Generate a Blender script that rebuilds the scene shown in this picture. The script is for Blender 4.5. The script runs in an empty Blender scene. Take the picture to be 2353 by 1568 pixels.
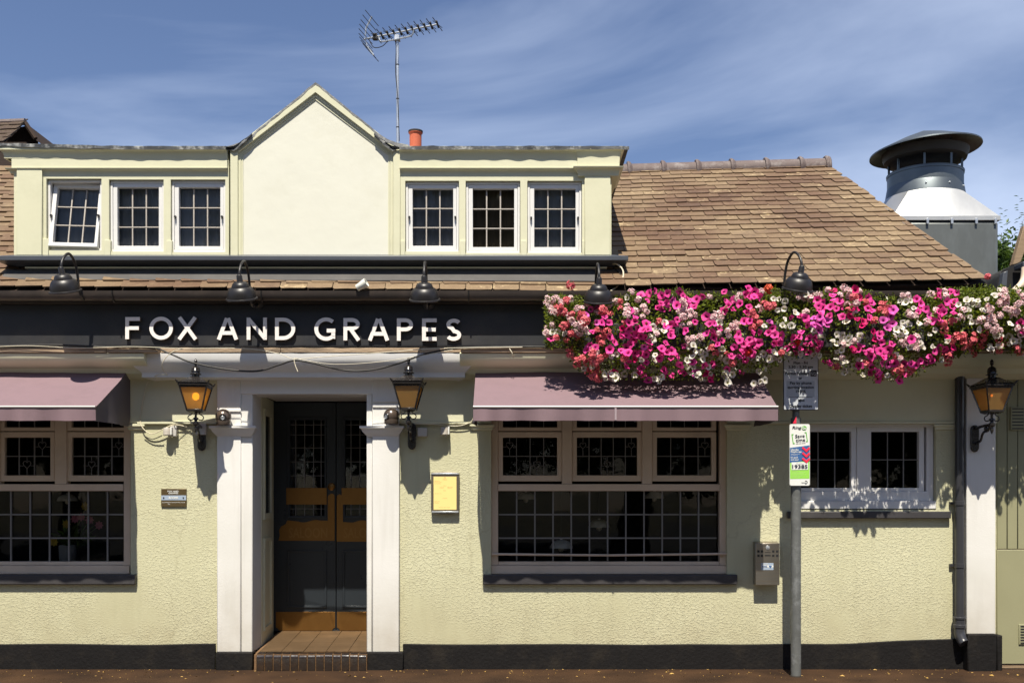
import bpy, math, random
from mathutils import Vector, Matrix, noise
random.seed(7)
R = math.radians
scene = bpy.context.scene
C = scene.collection
# ------------------------------------------------------------------ camera
D = 9.6            # metres from the camera to the pub's front wall (the plane y = 0)
S = 250.0          # survey units per metre on the front wall
EYE = 1.58
cam_d = bpy.data.cameras.new('camera'); cam = bpy.data.objects.new('camera', cam_d); C.objects.link(cam)
cam.location = (0, -D, EYE); cam.rotation_euler = (R(90), 0, 0)
cam_d.sensor_width = 36; cam_d.lens = 36 * D * S / 2352; cam_d.shift_y = 356 / 2352; cam_d.shift_x = 0
cam_d.clip_end = 3000
scene.camera = cam
# ------------------------------------------------------------------ sky, sun, exposure
SUN_EL, SUN_AZ = R(61), R(4)
world = bpy.data.worlds.new("World"); scene.world = world; world.use_nodes = True
wn = world.node_tree.nodes; wl = world.node_tree.links; wn.clear()
def N(nodes, t, **k):
    n = nodes.new(t)
    for a, b in k.items():
        if a.startswith('in_'):
            n.inputs[int(a[3:]) if a[3:].isdigit() else a[3:]].default_value = b
        else: setattr(n, a, b)
    return n
sky = N(wn, 'ShaderNodeTexSky', sky_type='NISHITA', sun_disc=False, sun_elevation=SUN_EL, sun_rotation=math.pi + SUN_AZ,
        altitude=0, air_density=1.15, dust_density=0.1, ozone_density=2.5)
tc = N(wn, 'ShaderNodeTexCoord')
mp = N(wn, 'ShaderNodeMapping'); mp.inputs['Rotation'].default_value = (R(12), R(28), R(20)); mp.inputs['Scale'].default_value = (1.3, 1.6, 4.6)
wl.new(tc.outputs['Generated'], mp.inputs[0])
cn = N(wn, 'ShaderNodeTexNoise'); cn.inputs['Scale'].default_value = 1.1; cn.inputs['Detail'].default_value = 7; cn.inputs['Roughness'].default_value = .5; cn.inputs['Distortion'].default_value = .45
wl.new(mp.outputs[0], cn.inputs['Vector'])
cr = N(wn, 'ShaderNodeValToRGB'); cr.color_ramp.elements[0].position = .46; cr.color_ramp.elements[1].position = .74
cr.color_ramp.elements[0].color = (0, 0, 0, 1); cr.color_ramp.elements[1].color = (.55, .55, .55, 1)
wl.new(cn.outputs[0], cr.inputs[0])
tint = N(wn, 'ShaderNodeMix', data_type='RGBA', blend_type='MULTIPLY'); tint.inputs[0].default_value = 1
wl.new(sky.outputs[0], tint.inputs[6]); tint.inputs[7].default_value = (.90, .87, .99, 1)
cm = N(wn, 'ShaderNodeMix', data_type='RGBA'); wl.new(cr.outputs[0], cm.inputs[0]); wl.new(tint.outputs[2], cm.inputs[6]); cm.inputs[7].default_value = (9.6, 10.8, 13.2, 1)
bg = N(wn, 'ShaderNodeBackground'); bg.inputs[1].default_value = .068
wo = N(wn, 'ShaderNodeOutputWorld'); wl.new(cm.outputs[2], bg.inputs[0]); wl.new(bg.outputs[0], wo.inputs[0])
sl = bpy.data.lights.new('sun', 'SUN'); sl.energy = 5; sl.angle = R(.5); sl.color = (1, .935, .80)
so = bpy.data.objects.new('sun', sl); C.objects.link(so)
to_sun = Vector((-math.sin(SUN_AZ) * math.cos(SUN_EL), -math.cos(SUN_AZ) * math.cos(SUN_EL), math.sin(SUN_EL)))
so.rotation_euler = to_sun.to_track_quat('Z', 'Y').to_euler(); so.location = (-2, -20, 30)
scene.view_settings.view_transform = 'Standard'; scene.view_settings.look = 'None'
scene.view_settings.gamma = 1; scene.view_settings.use_curve_mapping = False
scene.view_settings.exposure = .68
scene.render.engine = 'CYCLES'
scene.cycles.use_denoising = True
# ------------------------------------------------------------------ survey helpers: (u, v) on an elevation seen from the street, y = depth
def X(u, y=0): return (u - 1176) / S * (D + y) / D
def Z(v, y=0): return EYE + (1140 - v) / S * (D + y) / D
def P(u, v, y=0): return Vector((X(u, y), y, Z(v, y)))
# ------------------------------------------------------------------ materials
MATS = {}
def M(name, col, rough=.6, metal=0, var=.12, scale=6, bump=0, bscale=60, spec=.4, stain=None, stain_amt=.4, stain_scale=2.5, stretch=(1, 1, 1), coat=0):
    if name in MATS: return MATS[name]
    m = bpy.data.materials.new(name); m.use_nodes = True; nt = m.node_tree; n = nt.nodes; l = nt.links
    b = n['Principled BSDF']; b.inputs['Roughness'].default_value = rough; b.inputs['Metallic'].default_value = metal
    b.inputs['Specular IOR Level'].default_value = spec; b.inputs['Coat Weight'].default_value = coat
    t = N(n, 'ShaderNodeTexCoord'); mpp = N(n, 'ShaderNodeMapping'); mpp.inputs['Scale'].default_value = stretch; l.new(t.outputs['Object'], mpp.inputs[0])
    nz = N(n, 'ShaderNodeTexNoise'); nz.inputs['Scale'].default_value = scale; nz.inputs['Detail'].default_value = 6; nz.inputs['Roughness'].default_value = .6
    l.new(mpp.outputs[0], nz.inputs['Vector'])
    mx = N(n, 'ShaderNodeMix', data_type='RGBA'); l.new(nz.outputs[0], mx.inputs[0])
    mx.inputs[6].default_value = tuple(c * (1 - var) for c in col) + (1,); mx.inputs[7].default_value = tuple(min(1, c * (1 + var)) for c in col) + (1,)
    out = mx.outputs[2]
    if stain:
        sn = N(n, 'ShaderNodeTexNoise'); sn.inputs['Scale'].default_value = stain_scale; sn.inputs['Detail'].default_value = 8; sn.inputs['Roughness'].default_value = .7
        l.new(mpp.outputs[0], sn.inputs['Vector'])
        rp = N(n, 'ShaderNodeValToRGB'); rp.color_ramp.elements[0].position = .5; rp.color_ramp.elements[1].position = .72
        rp.color_ramp.elements[1].color = (stain_amt,) * 3 + (1,); l.new(sn.outputs[0], rp.inputs[0])
        m2 = N(n, 'ShaderNodeMix', data_type='RGBA'); l.new(rp.outputs[0], m2.inputs[0]); l.new(out, m2.inputs[6]); m2.inputs[7].default_value = stain + (1,)
        out = m2.outputs[2]
    l.new(out, b.inputs['Base Color'])
    rr = N(n, 'ShaderNodeMapRange'); rr.inputs[3].default_value = max(0, rough - .1); rr.inputs[4].default_value = min(1, rough + .12); l.new(nz.outputs[0], rr.inputs[0]); l.new(rr.outputs[0], b.inputs['Roughness'])
    if bump:
        bn = N(n, 'ShaderNodeTexNoise'); bn.inputs['Scale'].default_value = bscale; bn.inputs['Detail'].default_value = 5; l.new(mpp.outputs[0], bn.inputs['Vector'])
        bp = N(n, 'ShaderNodeBump'); bp.inputs['Strength'].default_value = min(1, bump); bp.inputs['Distance'].default_value = .01 * max(1, bump)
        l.new(bn.outputs[0], bp.inputs['Height']); l.new(bp.outputs[0], b.inputs['Normal'])
    MATS[name] = m; return m
CREAM = (.56, .54, .365)
cream = M('cream_paint', (.61, .595, .43), .5, var=.05, scale=3, bump=.08, bscale=30, stain=(.42, .42, .28), stain_amt=.25)
white = M('white_paint', (.69, .68, .67), .4, var=.03, scale=4, bump=.06, bscale=40, stain=(.55, .5, .42), stain_amt=.18)
offwhite = M('old_white_paint', (.64, .51, .39), .5, var=.08, scale=10, bump=.1, bscale=50, stain=(.3, .24, .18), stain_amt=.4)
slate = M('slate_grey_paint', (.065, .072, .088), .35, var=.12, scale=5, bump=.05)
black = M('black_gloss_paint', (.018, .018, .02), .28, var=.2, scale=12, bump=.06)
fascia_m = M('fascia_black', (.026, .027, .031), .42, var=.25, scale=3, bump=.03, stain=(.06, .055, .05), stain_amt=.4)
plinth_m = M('plinth_black', (.009, .008, .008), .7, var=.25, scale=9, bump=.5, bscale=35, stain=(.035, .028, .02), stain_amt=.5, stain_scale=4, spec=.2)
lead = M('lead', (.045, .048, .052), .55, metal=.2, var=.3, scale=14, bump=.6, bscale=18, stain=(.5, .5, .48), stain_amt=.75, stain_scale=12)
flash_m = M('lead_flashing', (.075, .07, .068), .6, var=.15, scale=7, bump=.15, bscale=12, stain=(.16, .15, .14), stain_amt=.3)
mauve = M('awning_cloth', (.19, .125, .142), .8, var=.06, scale=3, bump=.12, bscale=400, stain=(.13, .09, .10), stain_amt=.6, stain_scale=1.5)
brass = M('aged_brass', (.27, .135, .038), .38, metal=.85, var=.25, scale=6, bump=.05, stain=(.22, .10, .03), stain_amt=.5)
doorp = M('door_paint', (.022, .027, .033), .3, var=.15, scale=4)
steel = M('galvanised_steel', (.155, .16, .155), .5, metal=.4, var=.3, scale=7, stain=(.32, .33, .33), stain_amt=.7, stain_scale=11)
stainless = M('brushed_steel', (.34, .31, .27), .33, metal=.9, var=.15, scale=5, stretch=(1, 1, 12), stain=(.32, .22, .12), stain_amt=.5)
zinc_darkened = M('cowl_zinc_darkened', (.145, .165, .175), .42, metal=.8, var=.12, scale=2.5, stain=(.2, .22, .24), stain_amt=.5)  # one cowl metal, darkened here for the dark surroundings it mirrors
zinc_sunlit = M('cowl_zinc_sunlit', (.56, .56, .55), .42, metal=.65, var=.05, scale=3, stain=(.42, .42, .41), stain_amt=.4, stretch=(1, 1, .25))  # the same metal made pale, sun glare put into its colour
alu = M('aluminium', (.55, .58, .62), .35, metal=.7, var=.15, scale=20)
darkmetal = M('dark_metal', (.03, .028, .028), .38, metal=.3, var=.2, scale=15)
lampm = M('barn_lamp_enamel', (.016, .014, .0145), .42, metal=.2, var=.15, scale=10, spec=.6)
lantern_m = M('lantern_iron', (.022, .019, .018), .25, metal=.1, var=.2, scale=20, spec=.7)
tan = M('threshold_tile', (.095, .06, .032), .45, var=.15, scale=7, bump=.1, stain=(.2, .12, .06), stain_amt=.4)
gbrick = M('glazed_brick', (.022, .016, .013), .14, var=.4, scale=20, bump=.1, bscale=25, spec=.8, stain=(.10, .05, .02), stain_amt=.3, stain_scale=9)
mortar = M('mortar', (.17, .095, .045), .9, var=.3, scale=40, bump=.5)
leadcame = M('lead_came', (.19, .18, .17), .5, var=.1)
barpaint = M('glazing_bar_paint', (.42, .38, .34), .5, var=.1, scale=25)
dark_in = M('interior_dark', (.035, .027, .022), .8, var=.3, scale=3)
blind_m = M('grey_net_curtain', (.34, .335, .35), .9, var=.15, scale=3, stretch=(6, 1, .6))
terra = M('terracotta', (.50, .12, .06), .7, var=.15, scale=8, bump=.1)
wood = M('weathered_wood', (.26, .18, .11), .7, var=.35, scale=10, bump=.4, bscale=40, stretch=(.25, 1, 4))
gate_m = M('gate_green_paint', (.28, .27, .16), .5, var=.06, scale=3, bump=.05, stain=(.25, .24, .15), stain_amt=.3)
cablew = M('white_cable', (.62, .56, .42), .5, var=.1, scale=20)
cableb = M('black_cable', (.015, .013, .012), .6, var=.2, scale=20)
signw = M('sign_white', (.72, .72, .69), .4, var=.03)
signg = M('sign_grey', (.52, .54, .57), .4, var=.04)
signpatch = M('sign_patch_grey', (.38, .40, .43), .5, var=.04)
ink = M('ink_black', (.02, .02, .022), .5, var=.1)
s_green = M('sign_green', (.10, .42, .03), .4, var=.05)
s_lime = M('sign_lime', (.28, .62, .08), .4, var=.05)
s_blue = M('sign_blue', (.045, .12, .30), .4, var=.05)
s_red = M('sign_red', (.80, .03, .07), .4, var=.05)
s_ltblue = M('plaque_blue_grey', (.33, .40, .50), .4, var=.05)
plaque_m = M('plaque_bronze', (.12, .085, .04), .35, metal=.4, var=.1)
paper = M('menu_paper', (.86, .66, .25), .6, var=.06, scale=5)
inkf = M('faint_ink', (.28, .19, .07), .6, var=.1)
bronze_f = M('bronze_frame', (.16, .14, .11), .35, metal=.5, var=.1)
letter_m = M('sign_letter_white', (.78, .74, .72), .35, var=.03)
letter_side = M('sign_letter_edge', (.09, .07, .06), .5, var=.1)
bark = M('bark', (.10, .07, .045), .9, var=.3, scale=12, bump=.5)

def wall_material(name, col, bump=1.0, crack=.22):
    m = bpy.data.materials.new(name); m.use_nodes = True; n = m.node_tree.nodes; l = m.node_tree.links; b = n['Principled BSDF']
    b.inputs['Roughness'].default_value = .6; b.inputs['Specular IOR Level'].default_value = .35
    t = N(n, 'ShaderNodeTexCoord')
    big = N(n, 'ShaderNodeTexNoise'); big.inputs['Scale'].default_value = 1.3; big.inputs['Detail'].default_value = 7; l.new(t.outputs['Object'], big.inputs['Vector'])
    mx = N(n, 'ShaderNodeMix', data_type='RGBA'); l.new(big.outputs[0], mx.inputs[0]); mx.inputs[6].default_value = (col[0] * .76, col[1] * .76, col[2] * .70, 1); mx.inputs[7].default_value = (col[0] * 1.2, col[1] * 1.2, col[2] * 1.24, 1)
    # splash dirt near the ground
    sp = N(n, 'ShaderNodeSeparateXYZ'); l.new(t.outputs['Object'], sp.inputs[0])
    dz = N(n, 'ShaderNodeMapRange'); dz.inputs[1].default_value = .2; dz.inputs[2].default_value = .95; dz.inputs[3].default_value = .6; dz.inputs[4].default_value = 0; l.new(sp.outputs[2], dz.inputs[0])
    dn = N(n, 'ShaderNodeTexNoise'); dn.inputs['Scale'].default_value = 5; dn.inputs['Detail'].default_value = 8; l.new(t.outputs['Object'], dn.inputs['Vector'])
    mu = N(n, 'ShaderNodeMath', operation='MULTIPLY'); l.new(dz.outputs[0], mu.inputs[0]); l.new(dn.outputs[0], mu.inputs[1])
    m2 = N(n, 'ShaderNodeMix', data_type='RGBA'); l.new(mu.outputs[0], m2.inputs[0]); l.new(mx.outputs[2], m2.inputs[6]); m2.inputs[7].default_value = (.26, .20, .11, 1)
    smp = N(n, 'ShaderNodeMapping'); smp.inputs['Scale'].default_value = (9, 1, .7); l.new(t.outputs['Object'], smp.inputs[0])
    stn = N(n, 'ShaderNodeTexNoise'); stn.inputs['Scale'].default_value = 1.6; stn.inputs['Detail'].default_value = 7; l.new(smp.outputs[0], stn.inputs['Vector'])
    srp = N(n, 'ShaderNodeValToRGB'); srp.color_ramp.elements[0].position = .52; srp.color_ramp.elements[1].position = .75; srp.color_ramp.elements[1].color = (.22, .22, .22, 1); l.new(stn.outputs[0], srp.inputs[0])
    m2b = N(n, 'ShaderNodeMix', data_type='RGBA'); l.new(srp.outputs[0], m2b.inputs[0]); l.new(m2.outputs[2], m2b.inputs[6]); m2b.inputs[7].default_value = (col[0] * .62, col[1] * .6, col[2] * .56, 1)
    vw = N(n, 'ShaderNodeTexNoise'); vw.inputs['Scale'].default_value = 3; vw.inputs['Detail'].default_value = 6; l.new(t.outputs['Object'], vw.inputs['Vector'])
    vm = N(n, 'ShaderNodeMix', data_type='RGBA'); vm.inputs[0].default_value = .35; l.new(t.outputs['Object'], vm.inputs[6]); l.new(vw.outputs[1], vm.inputs[7])
    vo = N(n, 'ShaderNodeTexVoronoi', feature='DISTANCE_TO_EDGE'); vo.inputs['Scale'].default_value = .55; l.new(vm.outputs[2], vo.inputs['Vector'])
    vr = N(n, 'ShaderNodeValToRGB'); vr.color_ramp.elements[0].color = (crack, crack, crack, 1); vr.color_ramp.elements[1].color = (0, 0, 0, 1); vr.color_ramp.elements[1].position = .004; l.new(vo.outputs['Distance'], vr.inputs[0])
    m2c = N(n, 'ShaderNodeMix', data_type='RGBA'); l.new(vr.outputs[0], m2c.inputs[0]); l.new(m2b.outputs[2], m2c.inputs[6]); m2c.inputs[7].default_value = (col[0] * .4, col[1] * .36, col[2] * .3, 1)
    l.new(m2c.outputs[2], b.inputs['Base Color'])
    mp = N(n, 'ShaderNodeMapping'); mp.inputs['Scale'].default_value = (1, 1, 1.7); mp.inputs['Rotation'].default_value = (0, R(18), 0); l.new(t.outputs['Object'], mp.inputs[0])
    b1 = N(n, 'ShaderNodeTexNoise'); b1.inputs['Scale'].default_value = 36; b1.inputs['Detail'].default_value = 5; b1.inputs['Roughness'].default_value = .65; b1.inputs['Distortion'].default_value = .35; l.new(mp.outputs[0], b1.inputs['Vector'])
    area = N(n, 'ShaderNodeTexNoise'); area.inputs['Scale'].default_value = 1.3; area.inputs['Detail'].default_value = 6; l.new(t.outputs['Object'], area.inputs['Vector'])
    ar = N(n, 'ShaderNodeMapRange'); ar.inputs[1].default_value = .38; ar.inputs[2].default_value = .64; ar.inputs[3].default_value = .05; ar.inputs[4].default_value = 1; l.new(area.outputs[0], ar.inputs[0])
    rp = N(n, 'ShaderNodeValToRGB'); rp.color_ramp.elements[0].position = .50; rp.color_ramp.elements[1].position = .58; l.new(b1.outputs[0], rp.inputs[0])
    m3 = N(n, 'ShaderNodeMath', operation='MULTIPLY'); l.new(rp.outputs[0], m3.inputs[0]); l.new(ar.outputs[0], m3.inputs[1])
    bp = N(n, 'ShaderNodeBump'); bp.inputs['Strength'].default_value = min(1, bump); bp.inputs['Distance'].default_value = .011; l.new(m3.outputs[0], bp.inputs['Height']); l.new(bp.outputs[0], b.inputs['Normal'])
    return m
rough_wall = wall_material('roughcast_render', CREAM, .48)
white_col = wall_material('white_column_paint', (.70, .685, .66), .10, 0)
COLM = white_col

def glass_mat(name, tintc=(.75, .78, .78), ior=1.32, rough=.02):
    m = bpy.data.materials.new(name); m.use_nodes = True; n = m.node_tree.nodes; l = m.node_tree.links; n.clear()
    tr = N(n, 'ShaderNodeBsdfTransparent'); tr.inputs[0].default_value = tintc + (1,)
    g = N(n, 'ShaderNodeBsdfGlossy'); g.inputs['Roughness'].default_value = rough
    f = N(n, 'ShaderNodeFresnel'); f.inputs[0].default_value = ior
    t = N(n, 'ShaderNodeTexCoord'); nz = N(n, 'ShaderNodeTexNoise'); nz.inputs['Scale'].default_value = 6; l.new(t.outputs['Object'], nz.inputs['Vector'])
    bp = N(n, 'ShaderNodeBump'); bp.inputs['Strength'].default_value = .06; bp.inputs['Distance'].default_value = .01; l.new(nz.outputs[0], bp.inputs['Height']); l.new(bp.outputs[0], g.inputs['Normal'])
    mx = N(n, 'ShaderNodeMixShader'); l.new(f.outputs[0], mx.inputs[0]); l.new(tr.outputs[0], mx.inputs[1]); l.new(g.outputs[0], mx.inputs[2])
    o = N(n, 'ShaderNodeOutputMaterial'); l.new(mx.outputs[0], o.inputs[0]); return m
glass = glass_mat('window_glass')
def frosted(name, col):
    m = bpy.data.materials.new(name); m.use_nodes = True; n = m.node_tree.nodes; l = m.node_tree.links; n.clear()
    a = N(n, 'ShaderNodeBsdfTranslucent'); a.inputs[0].default_value = col + (1,)
    a2 = N(n, 'ShaderNodeBsdfTransparent'); a2.inputs[0].default_value = (col[0], col[1] * .9, col[2] * .7, 1)
    d = N(n, 'ShaderNodeBsdfDiffuse'); d.inputs[0].default_value = col + (1,)
    g = N(n, 'ShaderNodeBsdfGlossy'); g.inputs[1].default_value = .15
    m0 = N(n, 'ShaderNodeMixShader'); m0.inputs[0].default_value = .62; l.new(a2.outputs[0], m0.inputs[1]); l.new(a.outputs[0], m0.inputs[2])
    m1 = N(n, 'ShaderNodeMixShader'); m1.inputs[0].default_value = .2; l.new(m0.outputs[0], m1.inputs[1]); l.new(d.outputs[0], m1.inputs[2])
    m2 = N(n, 'ShaderNodeMixShader'); m2.inputs[0].default_value = .06; l.new(m1.outputs[0], m2.inputs[1]); l.new(g.outputs[0], m2.inputs[2])
    o = N(n, 'ShaderNodeOutputMaterial'); l.new(m2.outputs[0], o.inputs[0]); return m
amber = frosted('amber_glass', (.80, .50, .17))
def emit(name, col, s):
    m = bpy.data.materials.new(name); m.use_nodes = True; n = m.node_tree.nodes; l = m.node_tree.links; n.clear()
    e = N(n, 'ShaderNodeEmission'); e.inputs[0].default_value = col + (1,); e.inputs[1].default_value = s
    o = N(n, 'ShaderNodeOutputMaterial'); l.new(e.outputs[0], o.inputs[0]); return m
bulb_on = emit('lit_bulb', (1, .56, .06), 3.2)
bulb_dim = emit('dim_bulb', (1, .35, .05), 1.6)
opal = M('opal_bulb', (.7, .6, .45), .3, var=.02)

def tile_material():
    m = bpy.data.materials.new('clay_roof_tile'); m.use_nodes = True; n = m.node_tree.nodes; l = m.node_tree.links; b = n['Principled BSDF']
    oi = N(n, 'ShaderNodeObjectInfo'); ge = N(n, 'ShaderNodeNewGeometry')
    ad = N(n, 'ShaderNodeMath', operation='ADD'); l.new(oi.outputs['Random'], ad.inputs[0]); l.new(ge.outputs['Random Per Island'], ad.inputs[1])
    fr = N(n, 'ShaderNodeMath', operation='FRACT'); l.new(ad.outputs[0], fr.inputs[0])
    # broad weather patches across the roof (position), plus per-tile variation
    pn = N(n, 'ShaderNodeTexNoise'); pn.inputs['Scale'].default_value = .9; pn.inputs['Detail'].default_value = 3; l.new(ge.outputs['Position'], pn.inputs['Vector'])
    s1 = N(n, 'ShaderNodeMath', operation='MULTIPLY'); s1.inputs[1].default_value = .33; l.new(fr.outputs[0], s1.inputs[0])
    s2 = N(n, 'ShaderNodeMath', operation='MULTIPLY_ADD'); s2.inputs[1].default_value = 1.5; l.new(pn.outputs[0], s2.inputs[0]); l.new(s1.outputs[0], s2.inputs[2])
    s3 = N(n, 'ShaderNodeMath', operation='SUBTRACT'); s3.inputs[1].default_value = .47; l.new(s2.outputs[0], s3.inputs[0])
    rp = N(n, 'ShaderNodeValToRGB'); e = rp.color_ramp.elements; e[0].position = 0; e[0].color = (.095, .05, .028, 1); e[1].position = 1; e[1].color = (.33, .245, .14, 1)
    for p, c in ((.25, (.14, .083, .047)), (.5, (.195, .135, .078)), (.75, (.24, .175, .102))):
        q = e.new(p); q.color = c + (1,)
    l.new(s3.outputs[0], rp.inputs[0])
    # lichen and scuffs
    vn = N(n, 'ShaderNodeTexNoise'); vn.inputs['Scale'].default_value = 14; vn.inputs['Detail'].default_value = 8; vn.inputs['Roughness'].default_value = .7; l.new(ge.outputs['Position'], vn.inputs['Vector'])
    vr = N(n, 'ShaderNodeValToRGB'); vr.color_ramp.elements[0].position = .54; vr.color_ramp.elements[1].position = .66; l.new(vn.outputs[0], vr.inputs[0])
    gt = N(n, 'ShaderNodeMath', operation='GREATER_THAN'); gt.inputs[1].default_value = .86; l.new(fr.outputs[0], gt.inputs[0])
    g2 = N(n, 'ShaderNodeMath', operation='MULTIPLY_ADD'); g2.inputs[1].default_value = .75; g2.inputs[2].default_value = .12; l.new(gt.outputs[0], g2.inputs[0])
    g3 = N(n, 'ShaderNodeMath', operation='MULTIPLY'); l.new(g2.outputs[0], g3.inputs[0]); l.new(vr.outputs[0], g3.inputs[1])
    mx = N(n, 'ShaderNodeMix', data_type='RGBA'); l.new(g3.outputs[0], mx.inputs[0]); l.new(rp.outputs[0], mx.inputs[6]); mx.inputs[7].default_value = (.58, .47, .28, 1)
    mo = N(n, 'ShaderNodeTexNoise'); mo.inputs['Scale'].default_value = 2.6; mo.inputs['Detail'].default_value = 9; mo.inputs['Roughness'].default_value = .75; l.new(ge.outputs['Position'], mo.inputs['Vector'])
    mor = N(n, 'ShaderNodeValToRGB'); mor.color_ramp.elements[0].position = .52; mor.color_ramp.elements[1].position = .66; mor.color_ramp.elements[1].color = (.6, .6, .6, 1); l.new(mo.outputs[0], mor.inputs[0])
    mm_ = N(n, 'ShaderNodeMix', data_type='RGBA'); l.new(mor.outputs[0], mm_.inputs[0]); l.new(mx.outputs[2], mm_.inputs[6]); mm_.inputs[7].default_value = (.10, .062, .042, 1); mx = mm_
    # darker worn edges
    fn = N(n, 'ShaderNodeTexNoise'); fn.inputs['Scale'].default_value = 55; fn.inputs['Detail'].default_value = 5; l.new(ge.outputs['Position'], fn.inputs['Vector'])
    m4 = N(n, 'ShaderNodeMix', data_type='RGBA', blend_type='MULTIPLY'); m4.inputs[0].default_value = .5; l.new(mx.outputs[2], m4.inputs[6]); l.new(fn.outputs[0], m4.inputs[7])
    m5 = N(n, 'ShaderNodeMix', data_type='RGBA', blend_type='MULTIPLY'); m5.inputs[0].default_value = 1; l.new(m4.outputs[2], m5.inputs[6]); m5.inputs[7].default_value = (1.16, 1.10, 1.05, 1)
    l.new(m5.outputs[2], b.inputs['Base Color']); b.inputs['Roughness'].default_value = .72
    bp = N(n, 'ShaderNodeBump'); bp.inputs['Strength'].default_value = .4; bp.inputs['Distance'].default_value = .006; l.new(fn.outputs[0], bp.inputs['Height']); l.new(bp.outputs[0], b.inputs['Normal'])
    return m
tile_m = tile_material()
ridge_m = M('ridge_tile_clay', (.12, .09, .085), .7, var=.3, scale=14, bump=.3, stain=(.30, .27, .26), stain_amt=.7, stain_scale=9)
ubase = M('roof_underlay', (.035, .02, .014), .9, var=.2)
# ------------------------------------------------------------------ mesh builder
class MB:
    def __init__(s): s.v = []; s.f = []; s.m = []; s.mi = 0; s.a = None
    def add(s, vs, fs, T=None):
        k = len(s.v)
        s.v += [tuple(T @ Vector(p)) if T else tuple(p) for p in vs]
        s.f += [tuple(i + k for i in f) for f in fs]; s.m += [s.mi] * len(fs)
        return s
    def box(s, x0, x1, y0, y1, z0, z1, T=None):
        if x0 > x1: x0, x1 = x1, x0
        if y0 > y1: y0, y1 = y1, y0
        if z0 > z1: z0, z1 = z1, z0
        vs = [(x, y, z) for x in (x0, x1) for y in (y0, y1) for z in (z0, z1)]
        return s.add(vs, [(0, 1, 3, 2), (4, 6, 7, 5), (0, 4, 5, 1), (2, 3, 7, 6), (0, 2, 6, 4), (1, 5, 7, 3)], T)
    def pbox(s, u0, u1, v0, v1, y0, y1, yr=None):   # front face measured at depth y0 (or yr)
        r = y0 if yr is None else yr
        return s.box(X(u0, r), X(u1, r), y0, y1, Z(v1, r), Z(v0, r))
    def prism(s, pts, y0, y1, T=None):              # polygon in x-z, anticlockwise seen from -y
        n = len(pts)
        vs = [(x, y0, z) for x, z in pts] + [(x, y1, z) for x, z in pts]
        return s.add(vs, [tuple(range(n)), tuple(range(2 * n - 1, n - 1, -1))] + [(i, i + n, (i + 1) % n + n, (i + 1) % n) for i in range(n)], T)
    def ringprism(s, out, inn, y0, y1):             # outline minus inner outline, same vertex count
        n = len(out); vs = [(x, y, z) for y in (y0, y1) for L in (out, inn) for x, z in L]; fs = []
        for i in range(n):
            j = (i + 1) % n
            fs += [(i, j, n + j, n + i), (2 * n + j, 2 * n + i, 3 * n + i, 3 * n + j), (j, i, 2 * n + i, 2 * n + j), (n + i, n + j, 3 * n + j, 3 * n + i)]
        return s.add(vs, fs)
    def lathe(s, prof, T=None, seg=20, a0=0, a1=2 * math.pi):
        full = abs(a1 - a0 - 2 * math.pi) < 1e-4; n = seg if full else seg + 1; vs = []; fs = []
        for r, z in prof:
            for k in range(n):
                a = a0 + (a1 - a0) * k / seg; vs.append((r * math.cos(a), r * math.sin(a), z))
        for i in range(len(prof) - 1):
            for k in range(seg):
                k2 = (k + 1) % n; fs.append((i * n + k, i * n + k2, (i + 1) * n + k2, (i + 1) * n + k))
        if full and prof[0][0] > 1e-5: fs.append(tuple(reversed(range(n))))
        if full and prof[-1][0] > 1e-5: fs.append(tuple(range((len(prof) - 1) * n, len(prof) * n)))
        return s.add(vs, fs, T)
    def tube(s, path, r, seg=8, smooth=0, T=None, caps=True):
        pts = [Vector(p) for p in path]
        if smooth:
            q = []
            for i in range(len(pts) - 1):
                p0 = pts[max(i - 1, 0)]; p1 = pts[i]; p2 = pts[i + 1]; p3 = pts[min(i + 2, len(pts) - 1)]
                for k in range(smooth):
                    t = k / smooth
                    q.append(.5 * ((2 * p1) + (p2 - p0) * t + (2 * p0 - 5 * p1 + 4 * p2 - p3) * t * t + (3 * p1 - p0 - 3 * p2 + p3) * t ** 3))
            q.append(pts[-1]); pts = q
        n = len(pts); vs = []; fs = []; up = None
        for i, p in enumerate(pts):
            t = (pts[min(i + 1, n - 1)] - pts[max(i - 1, 0)]).normalized()
            if up is None:
                up = Vector((0, 0, 1)) if abs(t.z) < .9 else Vector((1, 0, 0))
            side = t.cross(up).normalized(); up = side.cross(t).normalized()
            rr = r[i * (len(r) - 1) // max(1, n - 1)] if isinstance(r, (list, tuple)) else r
            for k in range(seg):
                a = 2 * math.pi * k / seg; vs.append(p + side * math.cos(a) * rr + up * math.sin(a) * rr)
        for i in range(n - 1):
            for k in range(seg):
                k2 = (k + 1) % seg; fs.append((i * seg + k, i * seg + k2, (i + 1) * seg + k2, (i + 1) * seg + k))
        if caps: fs += [tuple(reversed(range(seg))), tuple(range((n - 1) * seg, n * seg))]
        return s.add(vs, fs, T)
    def sphere(s, c, r, seg=12, rings=8, sz=1):
        prof = [(r * math.sin(math.pi * i / rings) + 1e-6, -r * sz * math.cos(math.pi * i / rings)) for i in range(rings + 1)]
        return s.lathe(prof, Matrix.Translation(c), seg)
    def mould(s, prof, x0, x1, yb=1.5, left=True, right=True, y=0):   # prof: (projection, z) from top to bottom, mitred returns
        n = len(prof); vs = []; fs = []
        for p, z in prof:
            row = []
            if left: row.append((x0 - p, yb, z))
            row.append((x0 - (p if left else 0), y - p, z)); row.append((x1 + (p if right else 0), y - p, z))
            if right: row.append((x1 + p, yb, z))
            vs += row
        m = len(vs) // n
        for i in range(n - 1):
            for k in range(m - 1): fs.append((i * m + k, (i + 1) * m + k, (i + 1) * m + k + 1, i * m + k + 1))
        return s.add(vs, fs)
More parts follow.
